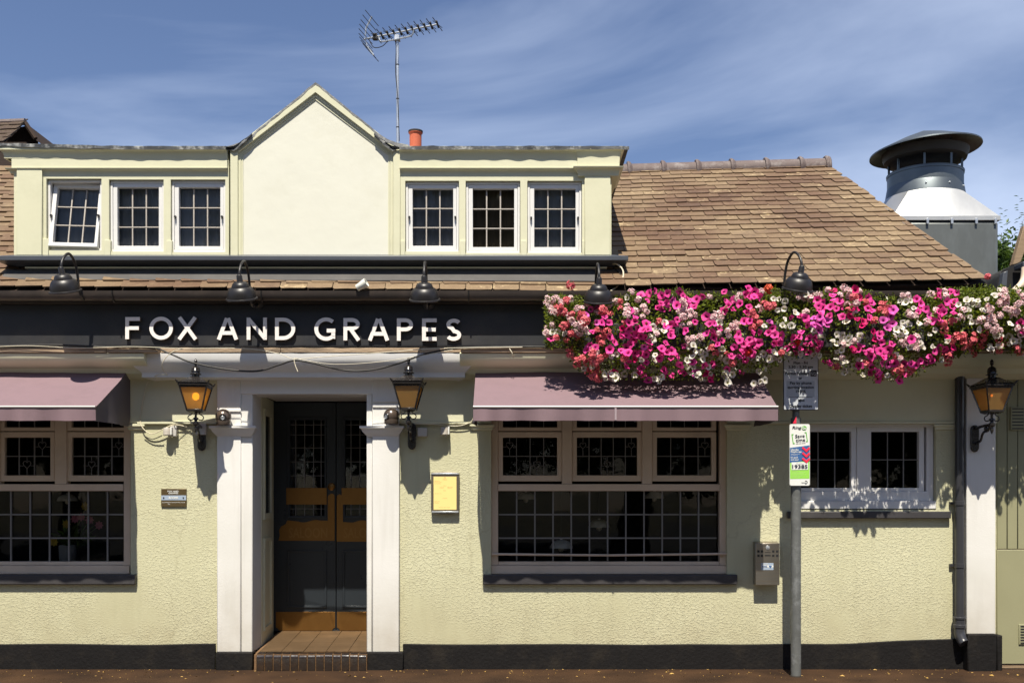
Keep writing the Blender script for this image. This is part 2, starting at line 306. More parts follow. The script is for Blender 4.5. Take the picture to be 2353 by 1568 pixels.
    def holed(s, x0, x1, z0, z1, y0, y1, holes):
        xs = sorted({x0, x1} | {min(max(h[i], x0), x1) for h in holes for i in (0, 1)}); zs = sorted({z0, z1} | {min(max(h[i], z0), z1) for h in holes for i in (2, 3)})
        def solid(i, j):
            if i < 0 or j < 0 or i >= len(xs) - 1 or j >= len(zs) - 1: return False
            cx = (xs[i] + xs[i + 1]) / 2; cz = (zs[j] + zs[j + 1]) / 2
            return not any(h[0] < cx < h[1] and h[2] < cz < h[3] for h in holes)
        for i in range(len(xs) - 1):
            for j in range(len(zs) - 1):
                if not solid(i, j): continue
                a, b, c, d = xs[i], xs[i + 1], zs[j], zs[j + 1]
                s.add([(a, y0, c), (b, y0, c), (b, y0, d), (a, y0, d)], [(0, 1, 2, 3)])
                s.add([(a, y1, c), (b, y1, c), (b, y1, d), (a, y1, d)], [(3, 2, 1, 0)])
                if not solid(i - 1, j): s.add([(a, y0, c), (a, y1, c), (a, y1, d), (a, y0, d)], [(3, 2, 1, 0)])
                if not solid(i + 1, j): s.add([(b, y0, c), (b, y1, c), (b, y1, d), (b, y0, d)], [(0, 1, 2, 3)])
                if not solid(i, j - 1): s.add([(a, y0, c), (b, y0, c), (b, y1, c), (a, y1, c)], [(3, 2, 1, 0)])
                if not solid(i, j + 1): s.add([(a, y0, d), (b, y0, d), (b, y1, d), (a, y1, d)], [(0, 1, 2, 3)])
        return s
    def mesh(s, name, mats, smooth=True):
        me = bpy.data.meshes.new(name); me.from_pydata(s.v, [], s.f)
        for m in (mats if isinstance(mats, (list, tuple)) else [mats]): me.materials.append(m)
        if any(s.m): me.polygons.foreach_set('material_index', s.m)
        if smooth:
            me.polygons.foreach_set('use_smooth', [True] * len(s.f)); me.update()
            try: me.set_sharp_from_angle(angle=R(38))
            except Exception: pass
        me.update(); return me
WLOC = {}
def link(name, me, parent=None, label=None, bevel=0, kind=None):
    o = bpy.data.objects.new(name, me); C.objects.link(o)
    if parent is not None:
        o.parent = parent; o.location = -WLOC.get(parent.name, Vector((0, 0, 0))); WLOC[o.name] = Vector((0, 0, 0))
    if label: o['label'] = label
    if kind: o['kind'] = kind
    if bevel:
        b = o.modifiers.new('bevel', 'BEVEL'); b.width = bevel; b.segments = 2; b.limit_method = 'ANGLE'; b.angle_limit = R(50)
    return o
def part(name, mb, mat, parent, label=None, bevel=0, kind=None, smooth=True):
    return link(name, mb.mesh(name, mat, smooth), parent, label, bevel, kind)
def thing(name, label, cat, loc=(0, 0, 0), group=None):
    o = bpy.data.objects.new(name, None); C.objects.link(o); o.location = loc; WLOC[o.name] = Vector(loc); o.empty_display_size = .1
    o['label'] = label; o['category'] = cat
    if group: o['group'] = group
    return o
def tag(o, label, cat, group=None, kind=None):
    o['label'] = label; o['category'] = cat
    if group: o['group'] = group
    if kind: o['kind'] = kind
    return o
def copy_tree(o, parent=None):
    c = o.copy(); C.objects.link(c)
    if parent: c.parent = parent
    for ch in o.children: copy_tree(ch, c)
    return c
FONT = {}
def text_data(body):
    if body not in FONT:
        cu = bpy.data.curves.new('t', 'FONT'); cu.body = body; cu.align_x = 'LEFT'; cu.resolution_u = 2
        o = bpy.data.objects.new('t', cu); C.objects.link(o); bpy.context.view_layer.update()
        me = bpy.data.meshes.new_from_object(o.evaluated_get(bpy.context.evaluated_depsgraph_get()))
        vs = [tuple(v.co) for v in me.vertices]; fs = [tuple(p.vertices) for p in me.polygons]
        bpy.data.objects.remove(o); bpy.data.meshes.remove(me); bpy.data.curves.remove(cu); FONT[body] = (vs, fs)
    return FONT[body]
def text(mb, body, x0, x1, z0, z1, y, shear=0, rot=0, bold=0):
    vs, fs = text_data(body)
    a = min(v[0] for v in vs); b = max(v[0] for v in vs); c = min(v[1] for v in vs); d = max(v[1] for v in vs)
    offs = [(0, 0, 0)] + ([(bold, 0, .00015), (-bold, 0, .0003), (0, bold, .00045), (0, -bold, .0006)] if bold else [])
    for ox, oz, oy in offs:
        q = []
        for v in vs:
            xx = (v[0] - a) / (b - a) * (x1 - x0); zz = (v[1] - c) / (d - c) * (z1 - z0)
            xx += shear * zz; zz += rot * xx
            q.append((x0 + xx + ox, y - oy, z0 + zz + oz))
        mb.add(q, fs)
    return mb
def ribbon(mb, pts, w, y0, y1, closed=False):
    n = len(pts); L = []; Rr = []
    for i in range(n):
        if closed: a = Vector(pts[(i - 1) % n]); c = Vector(pts[(i + 1) % n])
        else: a = Vector(pts[max(i - 1, 0)]); c = Vector(pts[min(i + 1, n - 1)])
        p = Vector(pts[i])
        if 0 < i < n - 1 or closed:
            d1 = (p - a).normalized(); d2 = (c - p).normalized(); t = (d1 + d2).normalized(); k = 1 / max(.45, t.dot(d1))
        else: t = (c - a).normalized(); k = 1
        nn = Vector((-t.y, t.x)) * (w / 2 * k); L.append(p + nn); Rr.append(p - nn)
    vs = [(q.x, y, q.y) for y in (y0, y1) for A in (L, Rr) for q in A]; fs = []; m = n if closed else n - 1
    for i in range(m):
        j = (i + 1) % n
        fs += [(n + i, n + j, j, i), (2 * n + i, 2 * n + j, 3 * n + j, 3 * n + i), (i, j, 2 * n + j, 2 * n + i), (n + j, n + i, 3 * n + i, 3 * n + j)]
    if not closed: fs += [(0, 2 * n, 3 * n, n), (n - 1, 2 * n - 1, 4 * n - 1, 3 * n - 1)]
    return mb.add(vs, fs)
# ================================================================== ground
pave_m = bpy.data.materials.new('pavement_asphalt'); pave_m.use_nodes = True
n = pave_m.node_tree.nodes; l = pave_m.node_tree.links; b = n['Principled BSDF']; b.inputs['Roughness'].default_value = .85; b.inputs['Specular IOR Level'].default_value = .2
t = N(n, 'ShaderNodeTexCoord'); a1 = N(n, 'ShaderNodeTexNoise'); a1.inputs['Scale'].default_value = 2; a1.inputs['Detail'].default_value = 8; l.new(t.outputs['Object'], a1.inputs['Vector'])
a2 = N(n, 'ShaderNodeTexNoise'); a2.inputs['Scale'].default_value = 90; a2.inputs['Detail'].default_value = 4; l.new(t.outputs['Object'], a2.inputs['Vector'])
r1 = N(n, 'ShaderNodeValToRGB'); r1.color_ramp.elements[0].color = (.020, .0095, .0045, 1); r1.color_ramp.elements[1].color = (.058, .029, .013, 1); r1.color_ramp.elements[0].position = .3; r1.color_ramp.elements[1].position = .7; l.new(a1.outputs[0], r1.inputs[0])
m1 = N(n, 'ShaderNodeMix', data_type='RGBA', blend_type='OVERLAY'); m1.inputs[0].default_value = .6; l.new(r1.outputs[0], m1.inputs[6]); l.new(a2.outputs[0], m1.inputs[7]); l.new(m1.outputs[2], b.inputs['Base Color'])
bp = N(n, 'ShaderNodeBump'); bp.inputs['Distance'].default_value = .006; l.new(a2.outputs[0], bp.inputs['Height']); l.new(bp.outputs[0], b.inputs['Normal'])
g = MB(); g.box(-60, 60, -2.4, 40, -.4, 0)
tag(part('pavement', g, pave_m, None), 'brown asphalt pavement along the foot of the pub wall', 'pavement', kind='structure')
road_m = M('road_asphalt', (.05, .05, .05), .85, var=.25, scale=60, bump=.3)
g = MB(); g.box(-60, 60, -9.2, -2.55, -.5, -.12); tag(part('road', g, road_m, None), 'grey asphalt road in front of the pavement', 'road', kind='structure')
kerb_m = M('kerb_stone', (.3, .29, .27), .8, var=.15, scale=20, bump=.2)
g = MB(); g.box(-60, 60, -2.548, -2.402, -.45, .002); tag(part('kerb', g, kerb_m, None), 'pale kerb stone strip between pavement and road', 'kerb', kind='structure')
g = MB(); g.box(-60, 60, -40, -9.202, -.5, -.004); tag(part('far_pavement', g, road_m, None), 'pavement on the far side of the road', 'pavement', kind='structure')
g = MB(); g.add([(-900, -900, -.6), (900, -900, -.6), (900, 900, -.6), (-900, 900, -.6)], [(0, 1, 2, 3)]); tag(part('ground', g, M('earth', (.1, .09, .05), .9, var=.3), None), 'earth ground around the street', 'ground', kind='structure')
# bits of dry leaf and grit on the pavement
g = MB()
for i in range(420):
    x = random.uniform(-5.2, 5.3); y = -abs(random.gauss(0, .28)) - .04; s = random.uniform(.004, .014) * (1 if random.random() < .9 else 2); a = random.uniform(0, 6.3)
    c_, s_ = math.cos(a) * s, math.sin(a) * s; z = .003
    g.add([(x - c_, y - s_, z), (x + s_ * .4, y - c_ * .4, z + s * .4), (x + c_, y + s_, z), (x - s_ * .4, y + c_ * .4, z + .002)], [(0, 1, 2, 3)])
tag(part('leaf_litter', g, M('dry_leaf', (.42, .26, .07), .7, var=.4, scale=3), None, smooth=False), 'scattered dry leaf flakes and grit on the brown pavement', 'leaf litter', kind='stuff')

# ================================================================== PUB
pub = thing('pub_building', 'cream rendered pub with black fascia, gabled dormer and brown tiled roof', 'pub', (0, 0, 0))
XL, XR = X(-330), X(2560)
vT = 868; vF = 972; vP = 1478
door_hole = (X(560), X(862), -.1, Z(900))
w_left = (X(-300), X(300), Z(1320), Z(935)); w_right = (X(1128), X(1670), Z(1320), Z(935)); w_small = (X(1822), X(2150), Z(1170), Z(970.5))
g = MB(); g.holed(XL, X(560), .0, Z(vF), 0, .28, [w_left]); part('wall', g, rough_wall, pub, bevel=.006)
g = MB(); g.holed(X(862), X(2289), .0, Z(vF), 0, .28, [w_right, w_small]); part('wall', g, rough_wall, pub, bevel=.006)
g = MB(); g.holed(XL, X(2289), Z(vF), Z(790), -.012, .28, [door_hole, (X(-300), X(300), 0, Z(935)), (X(1128), X(1670), 0, Z(935))]); part('smooth_frieze', g, cream, pub)
# moulding between frieze and render
for a, b_ in ((-330, -8), (325, 490), (925, 1078), (1752, 2186)):
    g = MB(); z = Z(vF); g.mould([(.012, z + .02), (.03, z + .015), (.03, z - .004), (.012, z - .012)], X(a), X(b_), yb=.0); part('string_moulding', g, cream, pub)
# plinth with wavy top
def plinth(u0, u1):
    g = MB(); k = 24; top = []; x0, x1 = X(u0), X(u1)
    for i in range(k + 1):
        x = x0 + (x1 - x0) * i / k; z = Z(vP) + (.045 if False else 0) + noise.noise(Vector((x * 1.3, 3, 0))) * .012 + max(0, x - 3.0) * .05; top.append((x, z))
    g.prism([(x0, -.02), (x1, -.02)] + top[::-1], -.028, .02); return part('plinth', g, plinth_m, pub, bevel=.006)
plinth(-330, 496); plinth(926, 2221)
# ---- doorway columns
def column(ua, ub, inner_right, uplinth):
    g = MB(); w = 27
    if inner_right: g.pbox(ua, ub - w, 872, 1497, -.045, .05); g.pbox(ub - w + .4, ub, 872, 1497, -.03, .30, -.03)
    else: g.pbox(ua + w - 14, ub, 872, 1497, -.045, .05); g.pbox(ua, ua + w - 14.4, 872, 1497, -.03, .30, -.03)
    c = part('column', g, COLM, pub, bevel=.008)
    g = MB(); z = Z(978, -.08); x0, x1 = X(ua + 1, -.045), X(ub - 4, -.045)
    g.mould([(.045, z), (.105, z), (.105, z - .018), (.09, z - .03), (.083, z - .05), (.06, z - .075), (.05, z - .085), (.045, z - .095)], x0 + .045, x1 - .045, yb=.0); part('column_capital', g, white, c)
    g = MB(); g.pbox(uplinth[0], uplinth[1], 1497, 1550, -.075, .06, -.075); g.v = [(x, y, max(z_, -.02)) for x, y, z_ in g.v]; part('column_base', g, plinth_m, c, bevel=.01)
    # raised bands at the top of the shaft
    for vv in ((918, 930) if not inner_right else (940,)):
        g = MB(); g.pbox(ua + (0 if inner_right else 14), ub - (w if inner_right else 0), vv, vv + 5, -.058, -.043); part('shaft_band', g, white, c, bevel=.002)
    return c
column(498, 580, True, (495, 580)); column(842, 917, False, (842, 926))
# lintel between the columns
g = MB(); g.pbox(498, 917, 866, 905, -.04, .30, -.04); part('lintel', g, white, pub, bevel=.006)
g = MB(); g.box(X(580, -.1) - .02, X(842, -.1) + .04, .30, .95, Z(905, 0) + .02, Z(905, 0) + .10); part('porch_ceiling', g, white, pub)
# ---- porch side walls
FY0, FY1 = 0.0, .92   # doorway depth
xdl = X(628.5, FY1); xdr = X(917, FY1)
g = MB(); g.prism([(0, 0), (1, 0), (1, 1), (0, 1)], 0, 0)
g = MB()
def quadbox(g, a, b, z0, z1, th):   # vertical slab from plan point a to b, thickness th outward
    a = Vector(a); b = Vector(b); d = (b - a).normalized(); nn = Vector((-d.y, d.x)) * th
    vs = [(p.x, p.y, z) for z in (z0, z1) for p in (a, b, b + nn, a + nn)]
    g.add(vs, [(3, 2, 1, 0), (4, 5, 6, 7), (0, 1, 5, 4), (1, 2, 6, 5), (2, 3, 7, 6), (3, 0, 4, 7)])
xsl = X(601, .30)
quadbox(g, (xsl, .30), (xdl, FY1), 0, Z(905) + .02, .05); pl = part('porch_side_wall', g, cream, pub, bevel=.004)
g = MB(); dd = (Vector((xdl, FY1)) - Vector((xsl, .3)))
for (f0, f1, za, zb, th, mm) in ((.18, .66, 1.42, 2.36, -.003, 'g'),):
    A = Vector((xsl, .3)) + dd * f0; B = Vector((xsl, .3)) + dd * f1; quadbox(g, A, B, za, zb, -.004)
part('side_light_pane', g, M('dark_pane', (.012, .012, .013), .12, var=.1, spec=.7), pl)
g = MB()
for (f0, f1, za, zb) in ((.12, .72, 1.36, 1.42), (.12, .72, 2.36, 2.42), (.12, .18, 1.42, 2.36), (.66, .72, 1.42, 2.36), (.12, .72, .3, .33), (.12, .72, 1.15, 1.18), (.12, .16, .33, 1.15), (.68, .72, .33, 1.15)):
    A = Vector((xsl, .3)) + dd * f0; B = Vector((xsl, .3)) + dd * f1; quadbox(g, A, B, za, zb, -.018)
part('side_panel_moulding', g, cream, pl)
g = MB(); quadbox(g, (xdr, FY1), (X(842, .3) + .02, .30), 0, Z(905) + .02, .05); part('porch_side_wall', g, cream, pub)
# floor tiles of the porch: slopes up to the door
def floor_z(y): return .155 + .075 * max(0, y) / FY1
g = MB(); xa, xb = X(580, -.1), X(880, .3)
g.add([(xa, 0, floor_z(0) - .012), (xb, 0, floor_z(0) - .012), (xb, 1.0, floor_z(1) - .012), (xa, 1.0, floor_z(1) - .012)], [(0, 1, 2, 3)]); fl = part('porch_floor', g, mortar, pub)
tm = None
for i in range(6):
    for j in range(5):
        x0 = xa + .03 + i * .205; y0 = .02 + j * .19
        if x0 > xb - .02: continue
        g = MB(); q = .0025; jz = random.uniform(-.0012, .0012)
        vs = [(x0 + q, y0 + q, floor_z(y0) + jz), (x0 + .205 - q, y0 + q, floor_z(y0) + jz), (x0 + .205 - q, y0 + .19 - q, floor_z(y0 + .19) + jz), (x0 + q, y0 + .19 - q, floor_z(y0 + .19) + jz)]
        g.add(vs + [(x, y, z - .02) for x, y, z in vs], [(0, 1, 2, 3), (0, 4, 5, 1), (1, 5, 6, 2), (2, 6, 7, 3), (3, 7, 4, 0)]); part('floor_tile', g, tan, fl, bevel=0)
# bullnose brick step
g = MB(); g.box(X(584, -.1), X(843, -.1), -.105, .018, -.01, .147); st = part('step', g, mortar, pub)
prof = [(.02, 0.0), (-.12, 0.0)] + [(-.12 + .045 * (1 - math.cos(a)), .155 - .045 + .045 * math.sin(a)) for a in [R(90 * k / 5) for k in range(6)]] + [(.02, .155)]
nb = 13; x0 = X(588, -.12); bw = (X(842, -.12) - x0) / nb
for i in range(nb):
    g = MB(); a = x0 + i * bw + .0045; b_ = x0 + (i + 1) * bw - .0045; dz = random.uniform(-.003, .003); dy = random.uniform(-.004, .004); k = len(prof)
    vs = [(a, y + dy, z + (dz if z > .05 else 0)) for y, z in prof] + [(b_, y + dy, z + (dz if z > .05 else 0)) for y, z in prof]
    g.add(vs, [tuple(range(k)), tuple(range(2 * k - 1, k - 1, -1))] + [(j + k, j, (j + 1) % k, (j + 1) % k + k) for j in range(k)]); part('brick', g, gbrick, st, bevel=.003)
# ---- double door
zf = floor_z(FY1)
def YD(v): return Z(v, FY1)
def XD(u): return X(u, FY1)
def door_leaf(u0, u1, flip):
    g = MB(); y0, y1 = FY1, FY1 + .05
    gl0, gl1 = (666, 745) if not flip else (793, 872)
    vt, vm0, vm1, vb = 964, 1190, 1196, 1450
    holes = [(XD(gl0), XD(gl1), YD(1184), YD(964))]
    g.holed(XD(u0), XD(u1), zf, YD(925), y0, y1, holes); d = part('door', g, doorp, pub, bevel=.004)
    # panel moulding low down
    for (a, b_, c, e) in ((gl0 - 6, gl1 + 6, 1262, 1395),):
        g = MB(); o = [(XD(a), YD(e)), (XD(b_), YD(e)), (XD(b_), YD(c)), (XD(a), YD(c))]; q = .022; i_ = [(o[0][0] + q, o[0][1] + q), (o[1][0] - q, o[1][1] + q), (o[2][0] - q, o[2][1] - q), (o[3][0] + q, o[3][1] - q)]
        g.ringprism(o, i_, y0 - .012, y0 - .001); part('panel_moulding', g, doorp, d, bevel=.004)
    g = MB(); a, b_, c, e = gl0 - 5, gl1 + 5, 958, 1190
    o = [(XD(a), YD(e)), (XD(b_), YD(e)), (XD(b_), YD(c)), (XD(a), YD(c))]; q = .02; i_ = [(o[0][0] + q, o[0][1] + q), (o[1][0] - q, o[1][1] + q), (o[2][0] - q, o[2][1] - q), (o[3][0] + q, o[3][1] - q)]
    g.ringprism(o, i_, y0 - .012, y0 - .001); part('glazing_moulding', g, doorp, d, bevel=.004)
    g = MB(); g.box(XD(gl0) - .01, XD(gl1) + .01, y0 + .02, y0 + .026, YD(1184) - .01, YD(964) + .01); part('pane', g, glass, d)
    g = MB(); W = XD(gl1) - XD(gl0)
    for f in (.16, .42, .68, .9): g.box(XD(gl0) + W * f - .0035, XD(gl0) + W * f + .0035, y0 + .012, y0 + .019, YD(1184), YD(964))
    for vv in (975, 998, 1028, 1060, 1092, 1168): g.box(XD(gl0), XD(gl1), y0 + .0125, y0 + .0185, YD(vv) - .003, YD(vv) + .003)
    part('lead_lattice', g, leadcame, d)
    g = MB(); g.box(XD(gl0 - 8), XD(gl1 + 6), y0 - .016, y0 - .0125, YD(1158), YD(1120)); part('push_plate', g, brass, d, bevel=.001)
    # scalloped brass plate with embossed word
    if not flip:
        pts = [(XD(640), YD(1241)), (XD(769), YD(1241)), (XD(769), YD(1138)), (XD(766), YD(1134)), (XD(761), YD(1132.5)), (XD(756), YD(1136)), (XD(753), YD(1139)), (XD(753), YD(1195))]
        pts += [(XD(740 - k * 5), YD(1196 - 3 * math.sin(k * .55))) for k in range(1, 12)] + [(XD(660), YD(1194)), (XD(656), YD(1203)), (XD(646), YD(1208)), (XD(641), YD(1217)), (XD(643), YD(1228))]
    else:
        pts = [(XD(773.5), YD(1243)), (XD(905), YD(1243)), (XD(902), YD(1226)), (XD(890), YD(1210)), (XD(884), YD(1197))] + [(XD(875 - k * 5), YD(1197 + 3 * math.sin(k * .55))) for k in range(0, 14)] + [(XD(788), YD(1198)), (XD(788), YD(1141)), (XD(785), YD(1137)), (XD(780), YD(1134)), (XD(776), YD(1136)), (XD(773.5), YD(1139))]
    g = MB(); g.prism(pts, y0 - .008, y0 - .001); part('brass_plate', g, brass, d, bevel=.0015)
    g = MB(); g.a = None
    xa_, xb_ = (XD(664), XD(752)) if not flip else (XD(790), XD(876)); g2 = MB(); text(g2, 'SALOON', xa_, xb_, YD(1234), YD(1211), y0 - .0105, bold=.002)
    part('embossed_lettering', g2, M('brass_lettering', (.31, .16, .05), .35, metal=.85, var=.2), d)
    # kick plate with scooped corners
    ka, kb = (634, 770) if not flip else (774, 905)
    q = .03; x_0, x_1, z_0, z_1 = XD(ka), XD(kb), YD(1447), YD(1404)
    pts = [(x_0 + q, z_0), (x_1 - q, z_0), (x_1 - q * .9, z_0 + q * .35), (x_1 - q * .35, z_0 + q * .9), (x_1, z_0 + q), (x_1, z_1), (x_0, z_1), (x_0, z_0 + q), (x_0 + q * .35, z_0 + q * .9), (x_0 + q * .9, z_0 + q * .35)]
    g = MB(); g.prism(pts, y0 - .006, y0 - .001); part('kick_plate', g, brass, d, bevel=.001)
    return d
dl = door_leaf(629, 771, False); dr = door_leaf(773, 915, True)
g = MB(); T = Matrix.Translation((XD(761.5), FY1 - .004, YD(1117))) @ Matrix.Rotation(R(90), 4, 'X'); g.lathe([(.001, .018), (.028, .016), (.037, .008), (.038, -.004)], T, 20); part('door_knob_plate', g, brass, dl)
g = MB(); g.box(XD(760), XD(930), FY1 + .02, FY1 + .12, YD(926), Z(905)); g.box(xdl - .06, XD(760), FY1 + .02, FY1 + .12, YD(926), Z(905)); g.box(xdl - .08, xdl, FY1 - .01, FY1 + .1, 0, Z(905)); part('door_frame', g, doorp, pub)
g = MB(); g.box(X(560), X(940), 1.9, 1.95, 0, 2.8); g.box(X(560, .9) - .05, X(560, .9), FY1 + .13, 1.9, 0, 2.8); g.box(X(930, .9), X(930, .9) + .05, FY1 + .13, 1.9, 0, 2.8); g.box(X(560, .9), X(930, .9), FY1 + .13, 1.9, 2.75, 2.8); part('lobby_wall', g, dark_in, pub)
# ---- rooms behind the windows
def room(x0, x1, y0, y1, z0, z1, mat, name='room_wall'):
    g = MB(); g.box(x0, x1, y0, y1, z0, z1); g.f = [f for i, f in enumerate(g.f) if i != 2]; g.m = [0] * 5
    return part(name, g, mat, pub, smooth=False)
room(XL + .05, X(575), .30, 3.4, .05, 2.7, dark_in); room(X(960), X(2200), .30, 3.4, .05, 2.7, dark_in)
g = MB(); g.box(XL, X(570), .29, .60, Z(1345), Z(1318)); g.box(X(1000), X(2210), .29, .60, Z(1345), Z(1318)); part('window_board', g, dark_in, pub)
# ---- leaded windows
def heart(mb, cx, cz, s, y, r=.003):
    pts = []
    for k in range(17):
        a = 2 * math.pi * k / 16; x = 16 * math.sin(a) ** 3; z = 13 * math.cos(a) - 5 * math.cos(2 * a) - 2 * math.cos(3 * a) - math.cos(4 * a); pts.append((cx + x * s / 17 * .55, y, cz + z * s / 17 * .62 + s * .05))
    mb.tube(pts, r, 4, caps=False)
def panes(win, u0, u1, v0, v1, nc, nr, y, bar, mat, depth=.012, hearts=(), vrows=None):
    x0, x1, z0, z1 = X(u0, y), X(u1, y), Z(v1, y), Z(v0, y); g = MB(); zr = [z0 + (z1 - z0) * j / nr for j in range(nr + 1)]
    for i in range(1, nc): xx = x0 + (x1 - x0) * i / nc; g.box(xx - bar / 2, xx + bar / 2, y - depth, y + .004, z0, z1)
    for j in range(1, nr): g.box(x0, x1, y - depth - .0015, y + .0025, zr[j] - bar / 2, zr[j] + bar / 2)
    cw = (x1 - x0) / nc; rh = (z1 - z0) / nr
    for (ci, cj) in hearts:
        cx = x0 + cw * (ci + .5); cz = z1 - rh * (cj + .5); heart(g, cx, cz + .01, cw * .5, y - .004)
        g.tube([(cx, y - .004, cz - rh * .16), (cx, y - .004, cz - rh * .5)], .003, 4); g.tube([(cx, y - .004, cz + rh * .24), (cx, y - .004, cz + rh * .5)], .003, 4)
        g.tube([(cx - cw * .5, y - .004, cz), (cx - cw * .24, y - .004, cz)], .003, 4); g.tube([(cx + cw * .5, y - .004, cz), (cx + cw * .24, y - .004, cz)], .003, 4)
    part('glazing_bars', g, mat, win)
    for i in range(nc):
        for j in range(nr):
            g = MB(); e = .0006; tl = random.uniform(-.0013, .0013); ty = random.uniform(-.0015, .0015)
            a, b_, c, d_ = x0 + cw * i + e, x0 + cw * (i + 1) - e, z0 + rh * j + e, z0 + rh * (j + 1) - e
            vs = [(a, y + .006, c), (b_, y + .006 + tl, c), (b_, y + .006 + tl + ty, d_), (a, y + .006 + ty, d_)]
            g.add(vs, [(0, 1, 2, 3)]); part('pane', g, glass, win, smooth=False)
FYW = .10
def ground_window(uL, uR, cols, lights, label, lower):
    g = MB(); y0 = .06
    # outer frame
    f = 16
    g.pbox(uL, uL + f, 938, 1298, y0, .16); g.pbox(uR - f, uR, 938, 1298, y0, .16); g.pbox(uL - 0, uR + 0, 1298, 1317, y0 - .03, .16, y0)
    g.pbox(uL + f, uR - f, 1111, 1127, y0 - .012, .155, y0); g.pbox(uL + f, uR - f, 1289, 1298, y0 + .015, .15, y0)
    for k in range(len(lights) - 1): g.pbox(lights[k][1] + 11, lights[k + 1][0] - 11, 938, 1111, y0 - .004, .155, y0)
    w = part('window', g, offwhite, pub, label=label, bevel=.005)
    for (a, b_, nc, hs) in lights:
        g = MB(); o = [(X(a - 11, .07), Z(1105, .07)), (X(b_ + 11, .07), Z(1105, .07)), (X(b_ + 11, .07), Z(991, .07)), (X(a - 11, .07), Z(991, .07))]; i_ = [(X(a, .07), Z(1091, .07)), (X(b_, .07), Z(1091, .07)), (X(b_, .07), Z(1004, .07)), (X(a, .07), Z(1004, .07))]
        g.ringprism(o, i_, .072, .13); sh = part('sash', g, offwhite, w, bevel=.006)
        panes(w, a, b_, 1004, 1091, nc, 2, .10, .0065, leadcame, hearts=hs)
        g = MB(); o = [(X(a - 11, .07), Z(989, .07)), (X(b_ + 11, .07), Z(989, .07)), (X(b_ + 11, .07), Z(938, .07)), (X(a - 11, .07), Z(938, .07))]; i_ = [(X(a, .07), Z(981, .07)), (X(b_, .07), Z(981, .07)), (X(b_, .07), Z(944, .07)), (X(a, .07), Z(944, .07))]
        g.ringprism(o, i_, .072, .13); part('sash', g, offwhite, w, bevel=.006)
        panes(w, a, b_, 944, 981, nc, 2, .10, .0065, leadcame)
    panes(w, lower[0], lower[1], 1127, 1289, cols, 3, .10, .013, leadcame)
    return w
ground_window(1128, 1669, 12, [(1155, 1280, 4, ((0, 0), (2, 1))), (1325, 1464, 5, ((0, 0), (4, 0), (2, 1))), (1509, 1634.5, 4, ((3, 0),))], 'wide leaded window under the complete awning', (1145, 1646))
ground_window(-300, 300, 13, [(-270, -145, 4, ((3, 0),)), (-102, -20, 3, ()), (10, 115, 3, ((2, 0), (1, 1))), (164, 289, 4, ((3, 0), (1, 1)))], 'leaded window under the cropped awning', (-284, 292))
for a, b_ in ((-330, 310), (1109, 1694)):
    g = MB(); g.pbox(a, b_, 1319, 1342, -.045, .10, -.045); part('window_sill', g, M('sill_paint', (.045, .042, .045), .5, var=.2, scale=9, bump=.1, stain=(.12, .11, .10), stain_amt=.4), pub, bevel=.008)
g = MB(); g.tube([P(1130, 1272, .03), P(1400, 1274.5, .028), P(1670, 1271, .03)], .011, 8); part('security_bar', g, offwhite, pub, label='pale horizontal bar across the wide leaded window')
# shallow pilasters beside the wide window with little capitals
for a, b_ in ((1088, 1127), (1671, 1716), (300, 326), (2152, 2186)):
    g = MB(); z = Z(978); top = Z(972)
    g.mould([(.012, z + .02), (.035, z + .012), (.035, z - .002), (.02, z - .012), (.02, z - .03), (.004, z - .04)], X(a), X(b_), yb=.0); part('pilaster_capital', g, cream, pub)
# ---- small white casement window
g = MB(); o = [(X(1822), Z(1150)), (X(2149), Z(1150)), (X(2149), Z(971)), (X(1822), Z(971))]; i_ = [(X(1832), Z(1128)), (X(2133), Z(1128)), (X(2133), Z(980)), (X(1832), Z(980))]
g.ringprism(o, i_, .045, .14); g.pbox(1968, 1997, 980, 1128, .05, .14, .05); g.pbox(1822, 2150, 1150, 1168, .0, .14, .0)
sw = part('window', g, white, pub, label='small white casement window behind the sign post', bevel=.005)
for a, b_ in ((1840, 1955), (2001, 2111)):
    g = MB(); o = [(X(a - 12, .06), Z(1128, .06)), (X(b_ + 12, .06), Z(1128, .06)), (X(b_ + 12, .06), Z(980, .06)), (X(a - 12, .06), Z(980, .06))]; i_ = [(X(a, .06), Z(1120, .06)), (X(b_, .06), Z(1120, .06)), (X(b_, .06), Z(991, .06)), (X(a, .06), Z(991, .06))]
    g.ringprism(o, i_, .058, .12); part('sash', g, white, sw, bevel=.005); panes(sw, a, b_, 991, 1120, 3, 2, .10, .007, leadcame)
g = MB(); g.pbox(1810, 2185, 1174, 1190, -.05, .05, -.05); part('window_sill', g, M('sill_paint', (.045, .042, .045), .5, var=.2, scale=9, bump=.1, stain=(.12, .11, .10), stain_amt=.4), pub, bevel=.006)
# ---- main cornice, ledge, fascia board
CU = 335, 1058
def zf_(v, y): return Z(v, y)
g = MB(); x0, x1 = XL, X(2560)
pr = [(.10, zf_(797, -.15)), (.335, zf_(812, -.33)), (.33, zf_(822, -.33)), (.31, zf_(830, -.31)), (.24, zf_(840, -.24)), (.17, zf_(846, -.17)), (.15, zf_(858, -.15)), (.10, zf_(866, -.1)), (.06, zf_(872, -.06)), (.0, zf_(872, 0))]
g.mould(pr, x0, X(360), left=False, right=False); part('cornice', g, cream, pub); g = MB(); g.mould(pr, X(1060), x1, left=False, right=False); part('cornice', g, cream, pub)
for a, b_ in ((X(360) - .001, X(360)), (X(1060), X(1060) + .001)):
    g = MB(); pp = [(p, z) for p, z in pr]; k = len(pp); vs = [(x, -p, z) for x in (a, b_) for p, z in pp]; g.add(vs, [tuple(range(k)), tuple(range(2 * k - 1, k - 1, -1))]); part('cornice_end', g, cream, pub)
